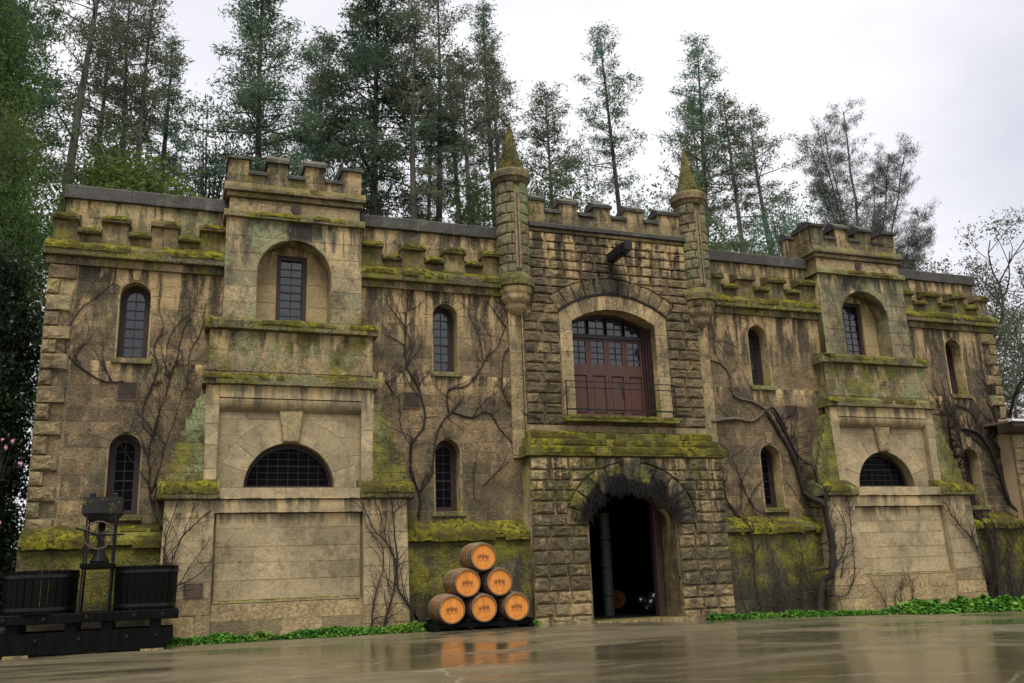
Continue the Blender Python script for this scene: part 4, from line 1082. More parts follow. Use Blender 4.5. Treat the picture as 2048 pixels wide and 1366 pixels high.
for x in (PX - .20, PX + .20): pp(MB().lathe([(0, 2.93), (.04, 2.93), (.055, 2.90), (.055, 2.81)], 8, (x, -1.6, 0)), 'nut', 'blackiron')
for x in (PX - .245, PX + .245):
    for y in (-1.9, -1.3): pp(MB().tube([(x * 1.0, y, 2.5), (x - .01, y, 1.55), (x - .03, y, .6)], .02, 6), 'tie_rod', 'blackiron')
WH = (PX - .02, -2.06, 2.10)
wheel = pp(MB().tube([(WH[0] + .25 * math.cos(2 * PI * i / 32), WH[1], WH[2] + .25 * math.sin(2 * PI * i / 32)) for i in range(33)], .017, 6, False), 'handwheel', 'rust')
wheel_children = []
for k in range(5):
    a = 2 * PI * k / 5 + .5
    MB().tube([WH, (WH[0] + .25 * math.cos(a), WH[1], WH[2] + .25 * math.sin(a))], .012, 5).build('spoke', 'rust', wheel)
MB().lathe([(0, -.05), (.045, -.05), (.05, .0), (.05, .3)], 10, (WH[0], WH[1], WH[2]), axis='Y').build('hub', 'blackiron', wheel)
pp(MB().tube([(PX - .42, -2.1, 2.24), (PX - .02, -2.1, 2.10), (PX + .42, -2.1, 2.11)], .018, 6), 'lever', 'blackiron')

# --- plaque on the tower pier
plq = MB().bbox(-10.44, -10.05, -.675, -.635, .92, 1.18, .006).build('wall_plaque', 'bronze'); tag(plq, 'small bronze plaque with lines of raised text on the tower pier', 'plaque')
tx = MB()
for k in range(7):
    w = (.13, .16, .15, .16, .12, .15, .09)[k]; z = 1.145 - k * .032; x = -10.245 - w
    while x < -10.245 + w:
        q = R(.015, .045); tx.box(x, min(x + q, -10.245 + w), -.68, -.67, z - .006, z + .006); x += q + .008
tx.build('raised_text', 'bronzehi', plq, kind='stuff')
fr = MB()
for a in ((-10.44, -10.05, .92, .93), (-10.44, -10.05, 1.17, 1.18), (-10.44, -10.43, .93, 1.17), (-10.06, -10.05, .93, 1.17)): fr.box(a[0], a[1], -.683, -.672, a[2], a[3])
fr.build('rim', 'bronzehi', plq)

# --- things in the dark cellar doorway
def cellar(name, mb, mat, lab, cat):
    o = mb.build(name, mat, None, True); tag(o, lab, cat); return o
pipe = empty('standing_pipe', (.66, 2.5, -.05)); tag(pipe, 'tall pale grey banded pipe standing inside the dark doorway', 'pipe')
pipe2 = MB().lathe([(0, 0), (.15, 0), (.15, 2.75), (0, 2.75)], 24, (0, 0, 0)).build('pipe_body', 'pipe', pipe, False)
for z in (.5, 1.25, 2.0): MB().lathe([(.149, z), (.158, z), (.158, z + .03), (.149, z + .03)], 24).build('pipe_band', 'iron', pipe)
fl = copy_tree(bar0); fl.name = 'wine_barrel'; fl.location = (2.45, 5.6, .28); fl.rotation_euler = (0, .3, -.5); tag(fl, 'lone wine barrel lying in the gloom inside the arched doorway', 'barrel')
keg = empty('steel_keg', (2.05, 2.6, .30)); tag(keg, 'tilted silver steel keg inside the arched doorway', 'keg'); keg.rotation_euler = (.5, .35, .3)
MB().lathe([(0, -.24), (.15, -.24), (.17, -.2), (.17, -.08), (.185, -.06), (.17, -.04), (.17, .1), (.185, .12), (.17, .14), (.17, .2), (.15, .24), (0, .24)], 24).build('keg_body', 'steel', keg, True)
for z in (-.27, .25): MB().lathe([(.16, z), (.165, z), (.165, z + .04), (.155, z + .04)], 24).build('rim', 'steel', keg, True)
lid = MB().lathe([(0, 0), (.11, 0), (.12, .02), (.12, .06), (0, .08)], 20).build('steel_pail_lid', 'steel', None, True); lid.location = (1.72, 2.6, .33); lid.rotation_euler = (1.2, .2, 0); tag(lid, 'small round silver lid between the cellar barrel and the steel keg', 'lid')

# --- low building against the far end of the castle
ann = empty('low_building', (12.6, 0, -.4)); tag(ann, 'low tan stucco building with dark eave abutting the castle end', 'building')
def an(mb, n, m): o = mb.build(n, m, ann); o.location = (-12.6, 0, .4); return o
w = an(MB().box(12.98, 24, -.55, 6, -.9, 4.75), 'wall', 'stucco')
qz = courses(-.5, 4.7, .36)
for i, (a, b) in enumerate(zip(qz[:-1], qz[1:])):
    ww = .62 if i % 2 else .40
    o = stone([(12.95, a + .006), (12.95 + ww, a + .006), (12.95 + ww, b - .006), (12.95, b - .006)], -.58, -.5, 'quoin', w, 'rock', 'quoin', .03)
an(MB().profx([(-1.0, 4.98), (-1.0, 5.04), (6.5, 5.25), (6.5, 5.15)], 12.5, 24), 'roof', 'tile')
an(MB().profx([(-1.06, 4.86), (-1.06, 4.97), (-.5, 5.0), (-.5, 4.70), (-.9, 4.75)], 12.5, 24), 'eave', 'eave')
an(MB().profx([(-1.12, 5.0), (-1.12, 5.06), (-.95, 5.10), (-.95, 5.0)], 12.45, 24), 'gutter', 'gutter')
an(MB().lathe([(.12, 5.0), (.12, 5.25), (.16, 5.27), (.16, 5.32), (.10, 5.36), (.10, 5.46), (.18, 5.48), (.0, 5.54)], 16, (13.75, -.5, 0)), 'vent_pipe', 'gutter')

# ================================================================== vines
M['vine'] = simple_mat('bare_vine_bark', (0.016, 0.010, 0.007), .85, .5, 12, .5, dist=.02)
M['vinegrey'] = simple_mat('grey_vine_bark', (0.085, 0.068, 0.048), .9, .5, 10, .6, dist=.02)
VINES = {
 'W1a': [
([(-11.86,5.47),(-12.2,5.44),(-12.51,5.59),(-12.92,5.91),(-13.03,6.07),(-13.05,6.41),(-12.97,6.75),(-12.8,7.06),(-12.56,7.3),(-12.2,7.68)],0,0.022),
([(-12.92,5.91),(-12.74,6.17),(-12.5,6.57)],0,0.012),
 ],
 'W1b': [
([(-10.91,2.27),(-11.07,2.67),(-11.2,3.07),(-11.23,3.51),(-11.27,3.92),(-11.22,4.29),(-11.13,4.71),(-10.99,5.09)],0,0.035),
([(-10.99,5.09),(-10.94,5.62),(-10.81,6.01),(-10.72,6.63),(-10.57,6.99)],0,0.022),
([(-11.2,3.07),(-11.05,3.43),(-10.93,4.04),(-10.77,4.59),(-10.68,5.1)],0,0.025),
([(-10.68,5.1),(-10.56,5.46),(-10.54,6.2),(-10.32,6.7),(-10.27,7.37)],0,0.02),
([(-10.93,4.04),(-11.22,4.29),(-11.4,4.53),(-11.44,4.82),(-11.38,5.08)],0,0.02),
([(-11.38,5.08),(-11.25,5.56),(-11.19,5.86),(-11.29,6.25),(-11.12,6.74),(-11.24,7.13),(-11.24,7.48)],0,0.018),
([(-10.94,5.62),(-11.03,5.78),(-10.96,6.61),(-10.5,7.18)],0,0.015),
 ],
 'T1': [
([(-10.85,1.14),(-10.82,1.66),(-10.83,2.08),(-10.74,2.42),(-10.63,2.79)],-0.64,0.022),
([(-10.77,2.38),(-10.89,2.62)],-0.64,0.014),
([(-10.79,1.43),(-10.77,1.7),(-10.57,2.0),(-10.4,2.42),(-10.31,2.79)],-0.64,0.018),
([(-10.75,1.25),(-10.69,1.62),(-10.5,2.11),(-10.36,2.26),(-10.14,2.49),(-9.92,2.65)],-0.64,0.02),
([(-10.66,0.98),(-10.54,1.13),(-10.32,1.53),(-10.11,1.83),(-9.94,2.1)],-0.64,0.018),
([(-10.66,1.02),(-10.52,1.16),(-10.17,1.34),(-9.95,1.56),(-9.94,1.75)],-0.64,0.016),
 ],
 'W2a': [
([(-5.34,2.49),(-5.3,2.89),(-5.34,3.12),(-5.48,3.48),(-5.52,4.03),(-5.42,4.32),(-5.21,4.58),(-5.16,4.96),(-5.26,5.4),(-5.37,5.7),(-5.56,6.0),(-5.63,6.34),(-5.63,6.84),(-5.6,7.31),(-5.56,7.75),(-5.54,7.95)],0,0.04),
([(-5.62,7.07),(-5.89,7.41),(-6.06,7.67),(-6.06,7.99)],0,0.018),
([(-5.63,6.61),(-5.89,6.75),(-6.12,6.85)],0,0.016),
([(-5.54,7.51),(-5.35,7.6),(-5.11,7.78)],0,0.014),
([(-6.12,5.71),(-5.95,5.46),(-5.88,5.09),(-5.86,4.57),(-5.72,4.24),(-5.52,4.03)],0,0.022),
([(-5.16,4.84),(-4.88,4.89),(-4.77,4.85)],0,0.012),
([(-5.58,7.39),(-5.7,7.46)],0,0.02),
 ],
 'W2b': [
([(-5.3,3.09),(-5.02,3.49),(-4.95,3.89),(-4.89,4.4),(-4.73,4.74),(-4.49,5.01),(-4.21,5.29)],0,0.032),
([(-4.49,5.01),(-3.99,4.87),(-3.71,5.01),(-3.47,4.96),(-3.2,4.55),(-2.81,4.17),(-2.49,4.1)],0,0.026),
([(-4.57,5.01),(-4.56,5.54),(-4.12,5.65),(-3.8,5.96),(-3.54,6.4),(-3.25,6.68)],0,0.03),
([(-3.63,6.28),(-3.73,6.95),(-3.92,7.34),(-4.03,7.74)],0,0.014),
([(-3.54,6.4),(-3.61,6.96),(-3.55,7.36)],0,0.012),
([(-3.25,6.68),(-3.02,7.23),(-2.79,7.7),(-2.95,7.98)],0,0.016),
([(-3.02,7.23),(-3.34,7.7),(-3.58,8.01)],0,0.014),
([(-4.61,4.86),(-4.34,4.68),(-4.08,4.46)],0,0.012),
([(-3.99,4.87),(-3.62,5.31),(-3.25,5.55)],0,0.014),
([(-3.96,2.88),(-3.98,3.49),(-3.9,3.79)],0,0.014),
([(-3.72,3.23),(-3.48,3.45),(-2.98,3.87)],0,0.016),
([(-3.46,6.37),(-3.41,6.85),(-3.52,7.12)],0,0.012),
 ],
 'W2c': [
([(-2.25,4.86),(-2.48,4.93),(-2.74,5.0),(-3.05,5.34),(-3.16,5.76),(-3.09,6.44),(-2.92,6.68),(-2.71,6.86),(-2.59,7.51)],-0.12,0.026),
([(-2.65,5.08),(-2.73,5.23),(-2.68,5.47),(-2.59,5.55)],-0.12,0.014),
([(-3.05,6.56),(-2.79,6.93),(-2.84,7.09)],-0.12,0.012),
 ],
 'T2': [
([(-6.59,0.15),(-6.5,0.78),(-6.32,1.43),(-6.37,1.87),(-6.6,2.1),(-6.74,2.41)],-0.64,0.022),
([(-6.32,0.13),(-6.1,0.85),(-6.05,1.42),(-6.23,1.87),(-6.51,2.18),(-6.69,2.54),(-6.83,2.81)],-0.64,0.032),
([(-5.36,0.13),(-5.5,0.22),(-5.82,0.63),(-6.0,0.98),(-6.02,1.64),(-6.11,2.54),(-6.11,2.81)],-0.64,0.04),
([(-6.08,2.55),(-5.77,2.77),(-5.53,2.95)],-0.5,0.02),
([(-6.23,1.87),(-6.37,2.49),(-6.51,2.81)],-0.64,0.016),
([(-6.05,1.42),(-6.18,1.95),(-6.16,2.49)],-0.64,0.016),
 ],
 'W3a': [
([(2.78,4.92),(3.29,5.01),(3.67,5.02),(4.04,4.97),(4.39,5.12),(4.62,5.37)],-0.03,0.06),
([(4.61,5.29),(4.2,5.52),(3.78,5.59),(3.59,5.75),(3.53,6.28),(3.28,6.56),(2.96,6.65),(2.93,6.8),(2.7,6.87),(2.69,7.24)],-0.03,0.045),
([(3.53,6.28),(3.24,6.69),(3.16,7.18),(3.54,7.2),(3.9,7.06)],-0.03,0.02),
([(3.16,7.18),(3.16,7.69),(3.28,7.95)],-0.03,0.018),
([(3.3,7.19),(3.6,6.87),(4.02,6.85)],-0.03,0.012),
([(3.9,7.06),(3.92,7.65),(3.81,7.94)],-0.03,0.014),
([(3.92,7.65),(4.09,7.88),(4.35,7.94)],-0.03,0.012),
([(2.78,4.92),(2.83,4.56),(3.08,4.29),(3.42,3.66)],-0.03,0.022),
([(2.83,5.85),(2.94,6.01),(2.72,6.17),(2.7,6.58)],-0.03,0.016),
([(2.78,4.92),(2.85,5.6),(2.78,5.84)],-0.03,0.014),
 ],
 'W3trunk': [
([(5.25,-0.07),(5.37,0.39),(5.62,0.95),(5.72,1.7),(5.59,2.7),(5.47,3.43),(5.28,4.12),(4.92,4.73),(4.6,5.29)],-0.1,0.11),
([(5.22,4.75),(5.05,5.09),(4.85,5.38),(4.65,5.29)],-0.03,0.05),
([(5.74,1.7),(5.66,2.7),(5.66,3.53),(5.29,4.46),(4.84,5.3)],-0.08,0.06),
([(3.26,0.03),(3.71,0.13),(4.06,0.07),(4.6,0.26),(5.1,0.41),(5.56,0.3),(5.99,0.29),(6.35,0.79),(6.42,1.57),(6.45,2.46),(6.45,2.82)],-0.66,0.032),
([(4.15,0.11),(3.93,0.45),(4.15,0.95),(3.94,1.3)],-0.4,0.022),
([(4.76,-0.05),(4.79,0.55),(4.93,1.18),(4.89,2.06)],-0.4,0.022),
([(5.22,0.91),(5.67,1.03),(6.04,1.32),(6.26,2.02),(5.93,2.74)],-0.66,0.03),
([(5.21,0.11),(5.4,-0.07)],-0.66,0.02),
([(5.9,0.72),(6.07,1.14),(6.29,1.49)],-0.66,0.02),
([(5.54,1.59),(5.93,2.02),(5.59,2.65)],-0.66,0.016),
 ],
 'W3b': [
([(3.5,0.01),(3.4,0.81),(3.44,2.09),(3.07,2.88),(3.02,3.41),(2.9,3.72),(2.64,4.76)],-0.2,0.034),
([(3.03,0.03),(2.95,0.41),(2.92,0.82)],-0.38,0.02),
([(4.29,2.13),(3.79,2.8),(3.59,3.34),(3.38,3.88),(3.12,4.33)],-0.05,0.022),
([(3.51,2.1),(3.88,2.53),(3.77,2.98)],-0.1,0.014),
([(3.38,2.32),(3.22,2.72),(2.96,2.72)],-0.1,0.014),
 ],
 'T3': [
([(7.3,0.02),(7.12,0.33),(6.9,0.64)],-0.64,0.018),
([(7.86,-0.01),(7.86,0.3),(8.01,0.64)],-0.64,0.018),
([(7.64,0.04),(7.65,0.39)],-0.64,0.016),
([(8.24,0.02),(8.34,0.63)],-0.64,0.02),
 ],
 'W4': [
([(11.22,-0.16),(11.06,0.54),(10.69,1.48),(10.5,1.77),(10.09,2.2),(9.77,2.77)],-0.5,0.026),
([(11.54,-0.13),(11.6,1.0),(11.48,1.96),(11.24,2.65),(11.08,3.79),(10.99,4.94),(10.9,5.45)],-0.15,0.05),
([(12.3,-0.09),(12.87,0.88),(13.11,1.89),(12.89,3.09),(12.69,4.04),(12.22,4.78),(11.42,4.93)],-0.2,0.09),
([(12.07,-0.03),(12.2,1.15),(13.05,2.15)],-0.3,0.05),
([(13.06,3.11),(13.03,4.82),(13.07,5.65),(13.11,6.48)],-0.05,0.06),
([(12.86,4.06),(13.3,5.1),(13.25,5.82),(13.6,6.39)],-0.05,0.05),
([(11.11,4.26),(11.17,5.22),(11.59,5.61),(12.05,5.46),(12.41,4.81)],-0.03,0.03),
([(11.56,-0.01),(11.69,1.17),(11.81,2.02),(11.28,2.38),(11.07,3.98),(10.94,5.03),(10.83,5.83)],-0.15,0.035),
([(11.34,0.19),(11.82,1.15),(11.5,2.16)],-0.4,0.02),
([(11.58,4.95),(12.0,4.64),(12.48,4.27),(12.76,3.64)],-0.05,0.03),
 ],
}

def surf_y(u, z):
    v = abs(abs(u) - TC)
    y = -.01
    if abs(u) < 2.6: y = -.2 if z > 4.0 else -.56
    elif v < 2.75 and abs(u) > 5.5:
        if z < 3.15 and v > 1.45: y = -.69 if z < 2.85 else -.78
        elif z < 2.87: y = -.64
        elif z < 5.3 and v > 1.8: y = -.45
        elif v <= 1.85: y = -.40
    if y > -.1 and z < 2.4: y = -.44 if z < 2.1 else -.30
    if y > -.1 and 7.95 < z: y = -.26
    return y
def spline(pts, n=5):
    P = [Vector(p) for p in pts]; P = [P[0] * 2 - P[1]] + P + [P[-1] * 2 - P[-2]]; out = []
    for i in range(1, len(P) - 2):
        for q in range(n):
            t = q / n; a, b, c, d = P[i - 1:i + 3]
            out.append(.5 * (2 * b + (c - a) * t + (2 * a - 5 * b + 4 * c - d) * t * t + (3 * b - a - 3 * c + d) * t ** 3))
    out.append(P[-2]); return out
def vine(key, label, mat='vine', twigs=6.0, shoots=3.0):
    vn = empty('climbing_vine', (VINES[key][0][0][0][0], surf_y(*VINES[key][0][0][0]), 0)); tag(vn, label, 'vine')
    rng = random.Random(key); stems = []; tw = MB()
    for pts, y, r in VINES[key]:
        P = spline([(u, 0, z) for u, z in pts]); n = len(P); r0 = r
        if pts[0][1] < .6: P.insert(0, P[0] - Vector((0, 0, .5))); n += 1
        rad = []
        for i, p in enumerate(P):
            t = i / (n - 1); rr = r0 * (.74 if r0 < .055 else 1.0) * (1 - .6 * t) * rng.uniform(.85, 1.15); rad.append(rr)
            p.x += rng.uniform(-.012, .012); p.z += rng.uniform(-.012, .012)
            p.y = min(surf_y(p.x, p.z), 0) - rr * .7
        for i in range(1, n - 1): P[i].y = min(P[i].y, .5 * (P[i - 1].y + P[i + 1].y) + .1)
        stems.append((P, rad))
        L = sum((P[i + 1] - P[i]).length for i in range(n - 1))
        for k in range(int(L * twigs)):
            i = rng.randrange(1, n - 1); p = P[i]; d = (P[min(i + 1, n - 1)] - P[i - 1]).normalized()
            s = rng.choice((-1, 1)); ln = rng.choice((.03, .04, .05, .08, .12, .25, .4)) * rng.uniform(.6, 1.2)
            side = Vector((-d.z, 0, d.x)) * s; e = (d * rng.uniform(.2, 1) + side * rng.uniform(.5, 1.2) + Vector((0, 0, .4))).normalized()
            q = p + e * ln * .5 + Vector((rng.uniform(-.02, .02), 0, rng.uniform(-.02, .02))); w = p + e * ln
            for g in (q, w): g.y = surf_y(g.x, g.z) - rng.uniform(.005, .03)
            rt = min(rad[i] * .5, .008)
            tw.tube([p, q, w], [rt, rt * .8, rt * .5], 4)
    for P, rad in list(stems):                            # finer side shoots wandering up the wall
        n = len(P); L = sum((P[i + 1] - P[i]).length for i in range(n - 1))
        for k in range(int(L * shoots)):
            i = rng.randrange(1, n - 1); q = P[i].copy(); a = rng.uniform(-.9, .9); ln = rng.uniform(.35, 1.3); Q = [q.copy()]
            for w in range(7):
                a += rng.gauss(0, .28); a *= .93; q = q + Vector((math.sin(a), 0, math.cos(a))) * ln / 7; q.y = surf_y(q.x, q.z) - .012; Q.append(q.copy())
                if rng.random() < .6:
                    e = q + Vector((math.sin(a + rng.choice((-1, 1)) * .9), 0, math.cos(a + .3))) * rng.uniform(.03, .14); e.y = surf_y(e.x, e.z) - .015; tw.tube([q, e], [.004, .002], 3)
            tw.tube(Q, [min(.013, rad[i] * .7) * (1 - .75 * w / 7) for w in range(8)], 4)
    for P, rad in stems: MB().tube(P, rad, 7).build('stem', mat, vn, True).location = -vn.location
    if tw.v: tw.build('twigs', mat, vn, False, 'stuff').location = -vn.location
    return vn
vine('W1a', 'thin looping bare vine left of the upper window beside the rough corner stones')
vine('W1b', 'bare vine with many slender stems rising between the end windows and the first tower', twigs=7)
vine('T1', 'fan of knobbly bare vine shoots above the bronze plaque', twigs=12)
vine('W2a', 'bare vine with two upright stems between the plaque tower and the narrow windows', twigs=5)
vine('W2b', 'bare vine arching over the narrow lower window behind the barrels', twigs=6, shoots=2)
vine('W2c', 'bare vine curling up the smooth strip below the turret nearer the barrels', twigs=6)
vine('T2', 'bare vine clinging to the tower pier beside the barrel stack', twigs=6)
vine('W3a', 'thick gnarled grey vine looping between the gatehouse and the next narrow window', 'vinegrey', 8, 2.5)
vine('W3trunk', 'massive dark vine trunk climbing beside the pier of the far tower', twigs=14, shoots=3)
vine('W3b', 'dark vine stems running up the mossy plinth right beside the porch', twigs=9, shoots=3)
vine('T3', 'short bare vine shoots on the foot of the far tower', twigs=9)
vine('W4', 'dense dark vine smothering the far end of the castle wall', twigs=40, shoots=8)

# black strands of dead growth hanging round the crown of the entrance arch
hg = empty('hanging_growth', (0, -.56, 3.4)); tag(hg, 'black shaggy dead growth hanging over the crown of the entrance arch', 'vine')
rg = random.Random(77); hm = MB()
for k in range(2600):
    a = rg.gauss(PI / 2 + .05, .62); rr0 = rg.uniform(.98, 1.45); x = (PH + .6 * (rr0 - 1)) * math.cos(a) * rg.uniform(.95, 1.15); z = PS + (PR + .62 * (rr0 - 1) * 1.3) * math.sin(a)
    if z > 3.88 or z < 2.35 or mnoise.noise((x * 2.3, z * 2.6, 3.3)) < -.12 + .25 * rg.random(): continue
    p = Vector((x, -.565, z)); d = Vector((rg.gauss(0, .5) - .35 * math.cos(a), -.1, -rg.uniform(.2, 1))).normalized(); ln = rg.uniform(.10, .36); Q = [p]
    for w in range(4): d = (d + Vector((rg.gauss(0, .3), rg.gauss(0, .12), -.15))).normalized(); Q.append(Q[-1] + d * ln / 4)
    for q in Q: q.y = max(-.68, min(q.y, -.545))
    ws = rg.uniform(.5, 1.3); hm.tube(Q, [.010 * ws, .009 * ws, .007 * ws, .005 * ws, .002], 3, False)
M['deadgrowth'] = simple_mat('black_dead_growth', (0.008, 0.0065, 0.005), .9, .5, 9, .3)
hm.build('strands', 'deadgrowth', hg, False, 'stuff').location = (0, .56, -3.4)

# ================================================================== vegetation
def leaf_mat(name, a, b, c=None, scale=.5, trans=.55, objvar=.25, rough=.6):
    s = NT(name); P = s.pos()
    n = s.noise(P, scale, 4, .6); f = s.noise(P, 7, 3, .6)
    col = s.mix(s.rng(s.math('ADD', s.math('MULTIPLY', n, .6), s.math('MULTIPLY', f, .4)), .36, .64), a, b)
    if c: col = s.mix(s.rng(s.noise(P, scale * .6, 3, .5), .52, .66), col, c)
    rnd = s.n('ShaderNodeObjectInfo').outputs['Random']; v = s.rng(rnd, 0, 1, 1 - objvar, 1 + objvar)
    col = s.mix(1.0, col, s.n('ShaderNodeCombineColor', {0: v, 1: v, 2: v}).outputs[0], 'MULTIPLY')
    s.out(col, rough, .3)
    tr = s.n('ShaderNodeBsdfTranslucent', {'Color': col})
    mx = s.n('ShaderNodeMixShader', {0: trans}); s.t.links.new(s.b.outputs[0], mx.inputs[1]); s.t.links.new(tr.outputs[0], mx.inputs[2])
    s.t.links.new(mx.outputs[0], s.t.nodes['Material Output'].inputs['Surface'])
    return s.m
M['needle'] = leaf_mat('fir_needles', (0.060, 0.100, 0.060), (0.135, 0.195, 0.108), (0.080, 0.180, 0.112))
M['needleolive'] = leaf_mat('olive_fir_needles', (0.085, 0.096, 0.060), (0.165, 0.175, 0.112))
M['needlegrey'] = leaf_mat('grey_pine_needles', (0.085, 0.092, 0.076), (0.165, 0.17, 0.140))
M['broad'] = leaf_mat('green_broad_leaves', (0.045, 0.080, 0.028), (0.10, 0.165, 0.052), (0.13, 0.16, 0.05))
M['darkleaf'] = leaf_mat('dark_glossy_leaves', (0.010, 0.018, 0.010), (0.030, 0.050, 0.022), rough=.3)
M['greenleaf'] = leaf_mat('bright_conifer_sprays', (0.034, 0.078, 0.020), (0.105, 0.190, 0.040), (0.10, 0.125, 0.032))
M['sapling'] = leaf_mat('yellow_green_leaves', (0.075, 0.115, 0.025), (0.15, 0.19, 0.05))
M['bareleaf'] = leaf_mat('thin_grey_green_leaves', (0.07, 0.09, 0.045), (0.16, 0.175, 0.09))
M['cover'] = leaf_mat('ground_cover_leaves', (0.030, 0.105, 0.014), (0.115, 0.300, 0.030), (0.16, 0.27, 0.035), scale=2.6, trans=.3)
M['petal'] = leaf_mat('pink_petals', (0.55, 0.22, 0.36), (0.72, 0.45, 0.55), None, 3, .3)
M['bark'] = simple_mat('fir_bark', (0.060, 0.050, 0.042), .95, .4, 3, .5, stretch=(3, 3, .5), dist=.04)
M['barkgrey'] = simple_mat('grey_bark', (0.10, 0.088, 0.076), .95, .35, 3, .5, stretch=(3, 3, .5), dist=.04)

def tris(C, L, W, rng, up=0.0, aniso=None):
    """one thin leaf triangle at each centre"""
    n = len(C); d = rng.normal(size=(n, 3)); d[:, 2] += up
    if aniso is not None: d += aniso
    d /= np.linalg.norm(d, axis=1)[:, None]; e = np.cross(d, rng.normal(size=(n, 3))); e /= np.linalg.norm(e, axis=1)[:, None] + 1e-9
    l = (L * rng.uniform(.6, 1.3, n))[:, None] / 2; w = (W * rng.uniform(.7, 1.3, n))[:, None] / 2
    V = np.stack([C - d * l + e * w, C - d * l * .6 - e * w, C + d * l], 1).reshape(-1, 3)
    return V, np.arange(3 * n).reshape(-1, 3)

def conifer_mesh(seed, H, base, W, nb, clumps, per, leaf=(.26, .085), droop=.25, top=.05, gap=.25, lean=0.0, low=1.0, spread=.20, mat='needle', tops=1):
    rng = np.random.default_rng(seed); rr = random.Random(seed)
    tr = MB(); ph = rr.uniform(0, 6)
    axis = lambda z: Vector((.18 * math.sin(z * .23 + ph) + lean * (z / H) ** 3, .18 * math.cos(z * .19 + ph), z))
    rad = lambda z: .011 * H * (1 - z / H) ** .8 + .012
    zs = [H * i / 26 for i in range(27)]
    tr.tube([axis(z) for z in zs], [rad(z) for z in zs], 8)
    CC = []; DD = []
    for i in range(nb):
        t = base + (1 - base) * ((i + rr.random()) / nb)
        q = (t - base) / (1 - base); z = t * H; az = i * 2.4 + rr.uniform(-.7, .7)
        prof = low * (1 - q) ** .62 * (1 - .35 * math.exp(-q * 6)) + top
        if q < .42 and rr.random() < .5: continue
        L = W * prof * rr.uniform(.5, 1.15) * (.55 if rr.random() < gap else 1.0)
        el = -.25 + 1.05 * q + rr.uniform(-.2, .2)
        o = axis(z); pts = []; dirv = Vector((math.cos(az), math.sin(az), 0)); bend = rr.uniform(-.3, .3)
        side = Vector((-dirv.y, dirv.x, 0))
        for k in range(6):
            s = k / 5
            pts.append(o + dirv * (L * s * math.cos(el * .8)) + side * (bend * L * s * s * .5) + Vector((0, 0, L * (math.sin(el) * s - droop * s * s + droop * .75 * s ** 3))))
        tr.tube(pts, [max(.006, (.011 * L + .012) * (1 - .85 * k / 5)) for k in range(6)], 4, False)
        m = int(clumps * L * rr.uniform(.7, 1.3)) + 2
        for c in range(m):
            s = min(.999, rr.uniform(.22, 1.04) ** .75); k = min(4, int(s * 5)); f = s * 5 - k
            p = pts[k].lerp(pts[k + 1], f)
            wd = .34 * L * (1.05 - s) + .12
            off = side * rr.gauss(0, wd * .62) + Vector((0, 0, rr.gauss(0, .12)))
            if c % 3 == 0: tr.tube([pts[max(0, k - 0)].lerp(pts[k + 1], f * .7), p + off], [.008, .004], 3, False)
            CC.append(p + off); DD.append(dirv + Vector((0, 0, .25)))
    C = np.array([c[:] for c in CC]); D = np.array([d[:] for d in DD])
    k = len(C); cs = np.repeat(C, per, 0) + rng.normal(size=(k * per, 3)) * np.array([spread, spread, spread * .55]); ds = np.repeat(D, per, 0) * .8
    V, F = tris(cs, leaf[0], leaf[1], rng, .15, ds)
    return tr, V, F

def proto(name, fn, leafmat, barkmat):
    root = empty(name)
    tr, V, F = fn
    tr.build('trunk', barkmat, root, True, 'stuff')
    fast_mesh('crown', V, F, leafmat, root, 'stuff')
    return root
def plant(root, first, x, y, z, s=1.0, rz=0.0, label='', cat='tree', group=None, sz=None):
    t = root if first else copy_tree(root)
    t.location = (x, y, z); t.scale = (s, s, sz or s); t.rotation_euler = (0, 0, rz); tag(t, label, cat, group); return t

P = {}
P['fir'] = proto('fir_tree', conifer_mesh(11, 27, .42, 4.3, 146, 3.9, 19, (.25, .07), droop=.20, gap=.3, spread=.21), 'needle', 'bark')
P['firb'] = proto('fir_tree', conifer_mesh(12, 27, .42, 4.7, 172, 5.0, 21, (.25, .07), droop=.18, gap=.22, spread=.21), 'needle', 'bark')
P['open'] = proto('fir_tree', conifer_mesh(13, 29, .48, 4.5, 92, 3.0, 17, (.25, .06), droop=.10, gap=.45, top=.10, lean=.5, spread=.20), 'needleolive', 'barkgrey')
P['thin'] = proto('fir_tree', conifer_mesh(14, 31, .48, 3.0, 110, 3.9, 19, (.25, .065), droop=.10, gap=.4, top=.03, spread=.19), 'needle', 'bark')
P['open2'] = proto('fir_tree', conifer_mesh(15, 30, .45, 4.7, 96, 3.4, 18, (.25, .065), droop=.03, gap=.42, top=.09, lean=-.8, spread=.20), 'needle', 'bark')
P['olive'] = proto('fir_tree', conifer_mesh(16, 26, .38, 4.6, 116, 3.3, 19, (.25, .065), droop=.12, gap=.35, top=.08, spread=.21), 'needleolive', 'barkgrey')

P['trunky'] = proto('fir_tree', conifer_mesh(17, 27, .60, 2.9, 62, 3.4, 20, (.25, .065), droop=.10, gap=.4, top=.06, spread=.20), 'needleolive', 'barkgrey')

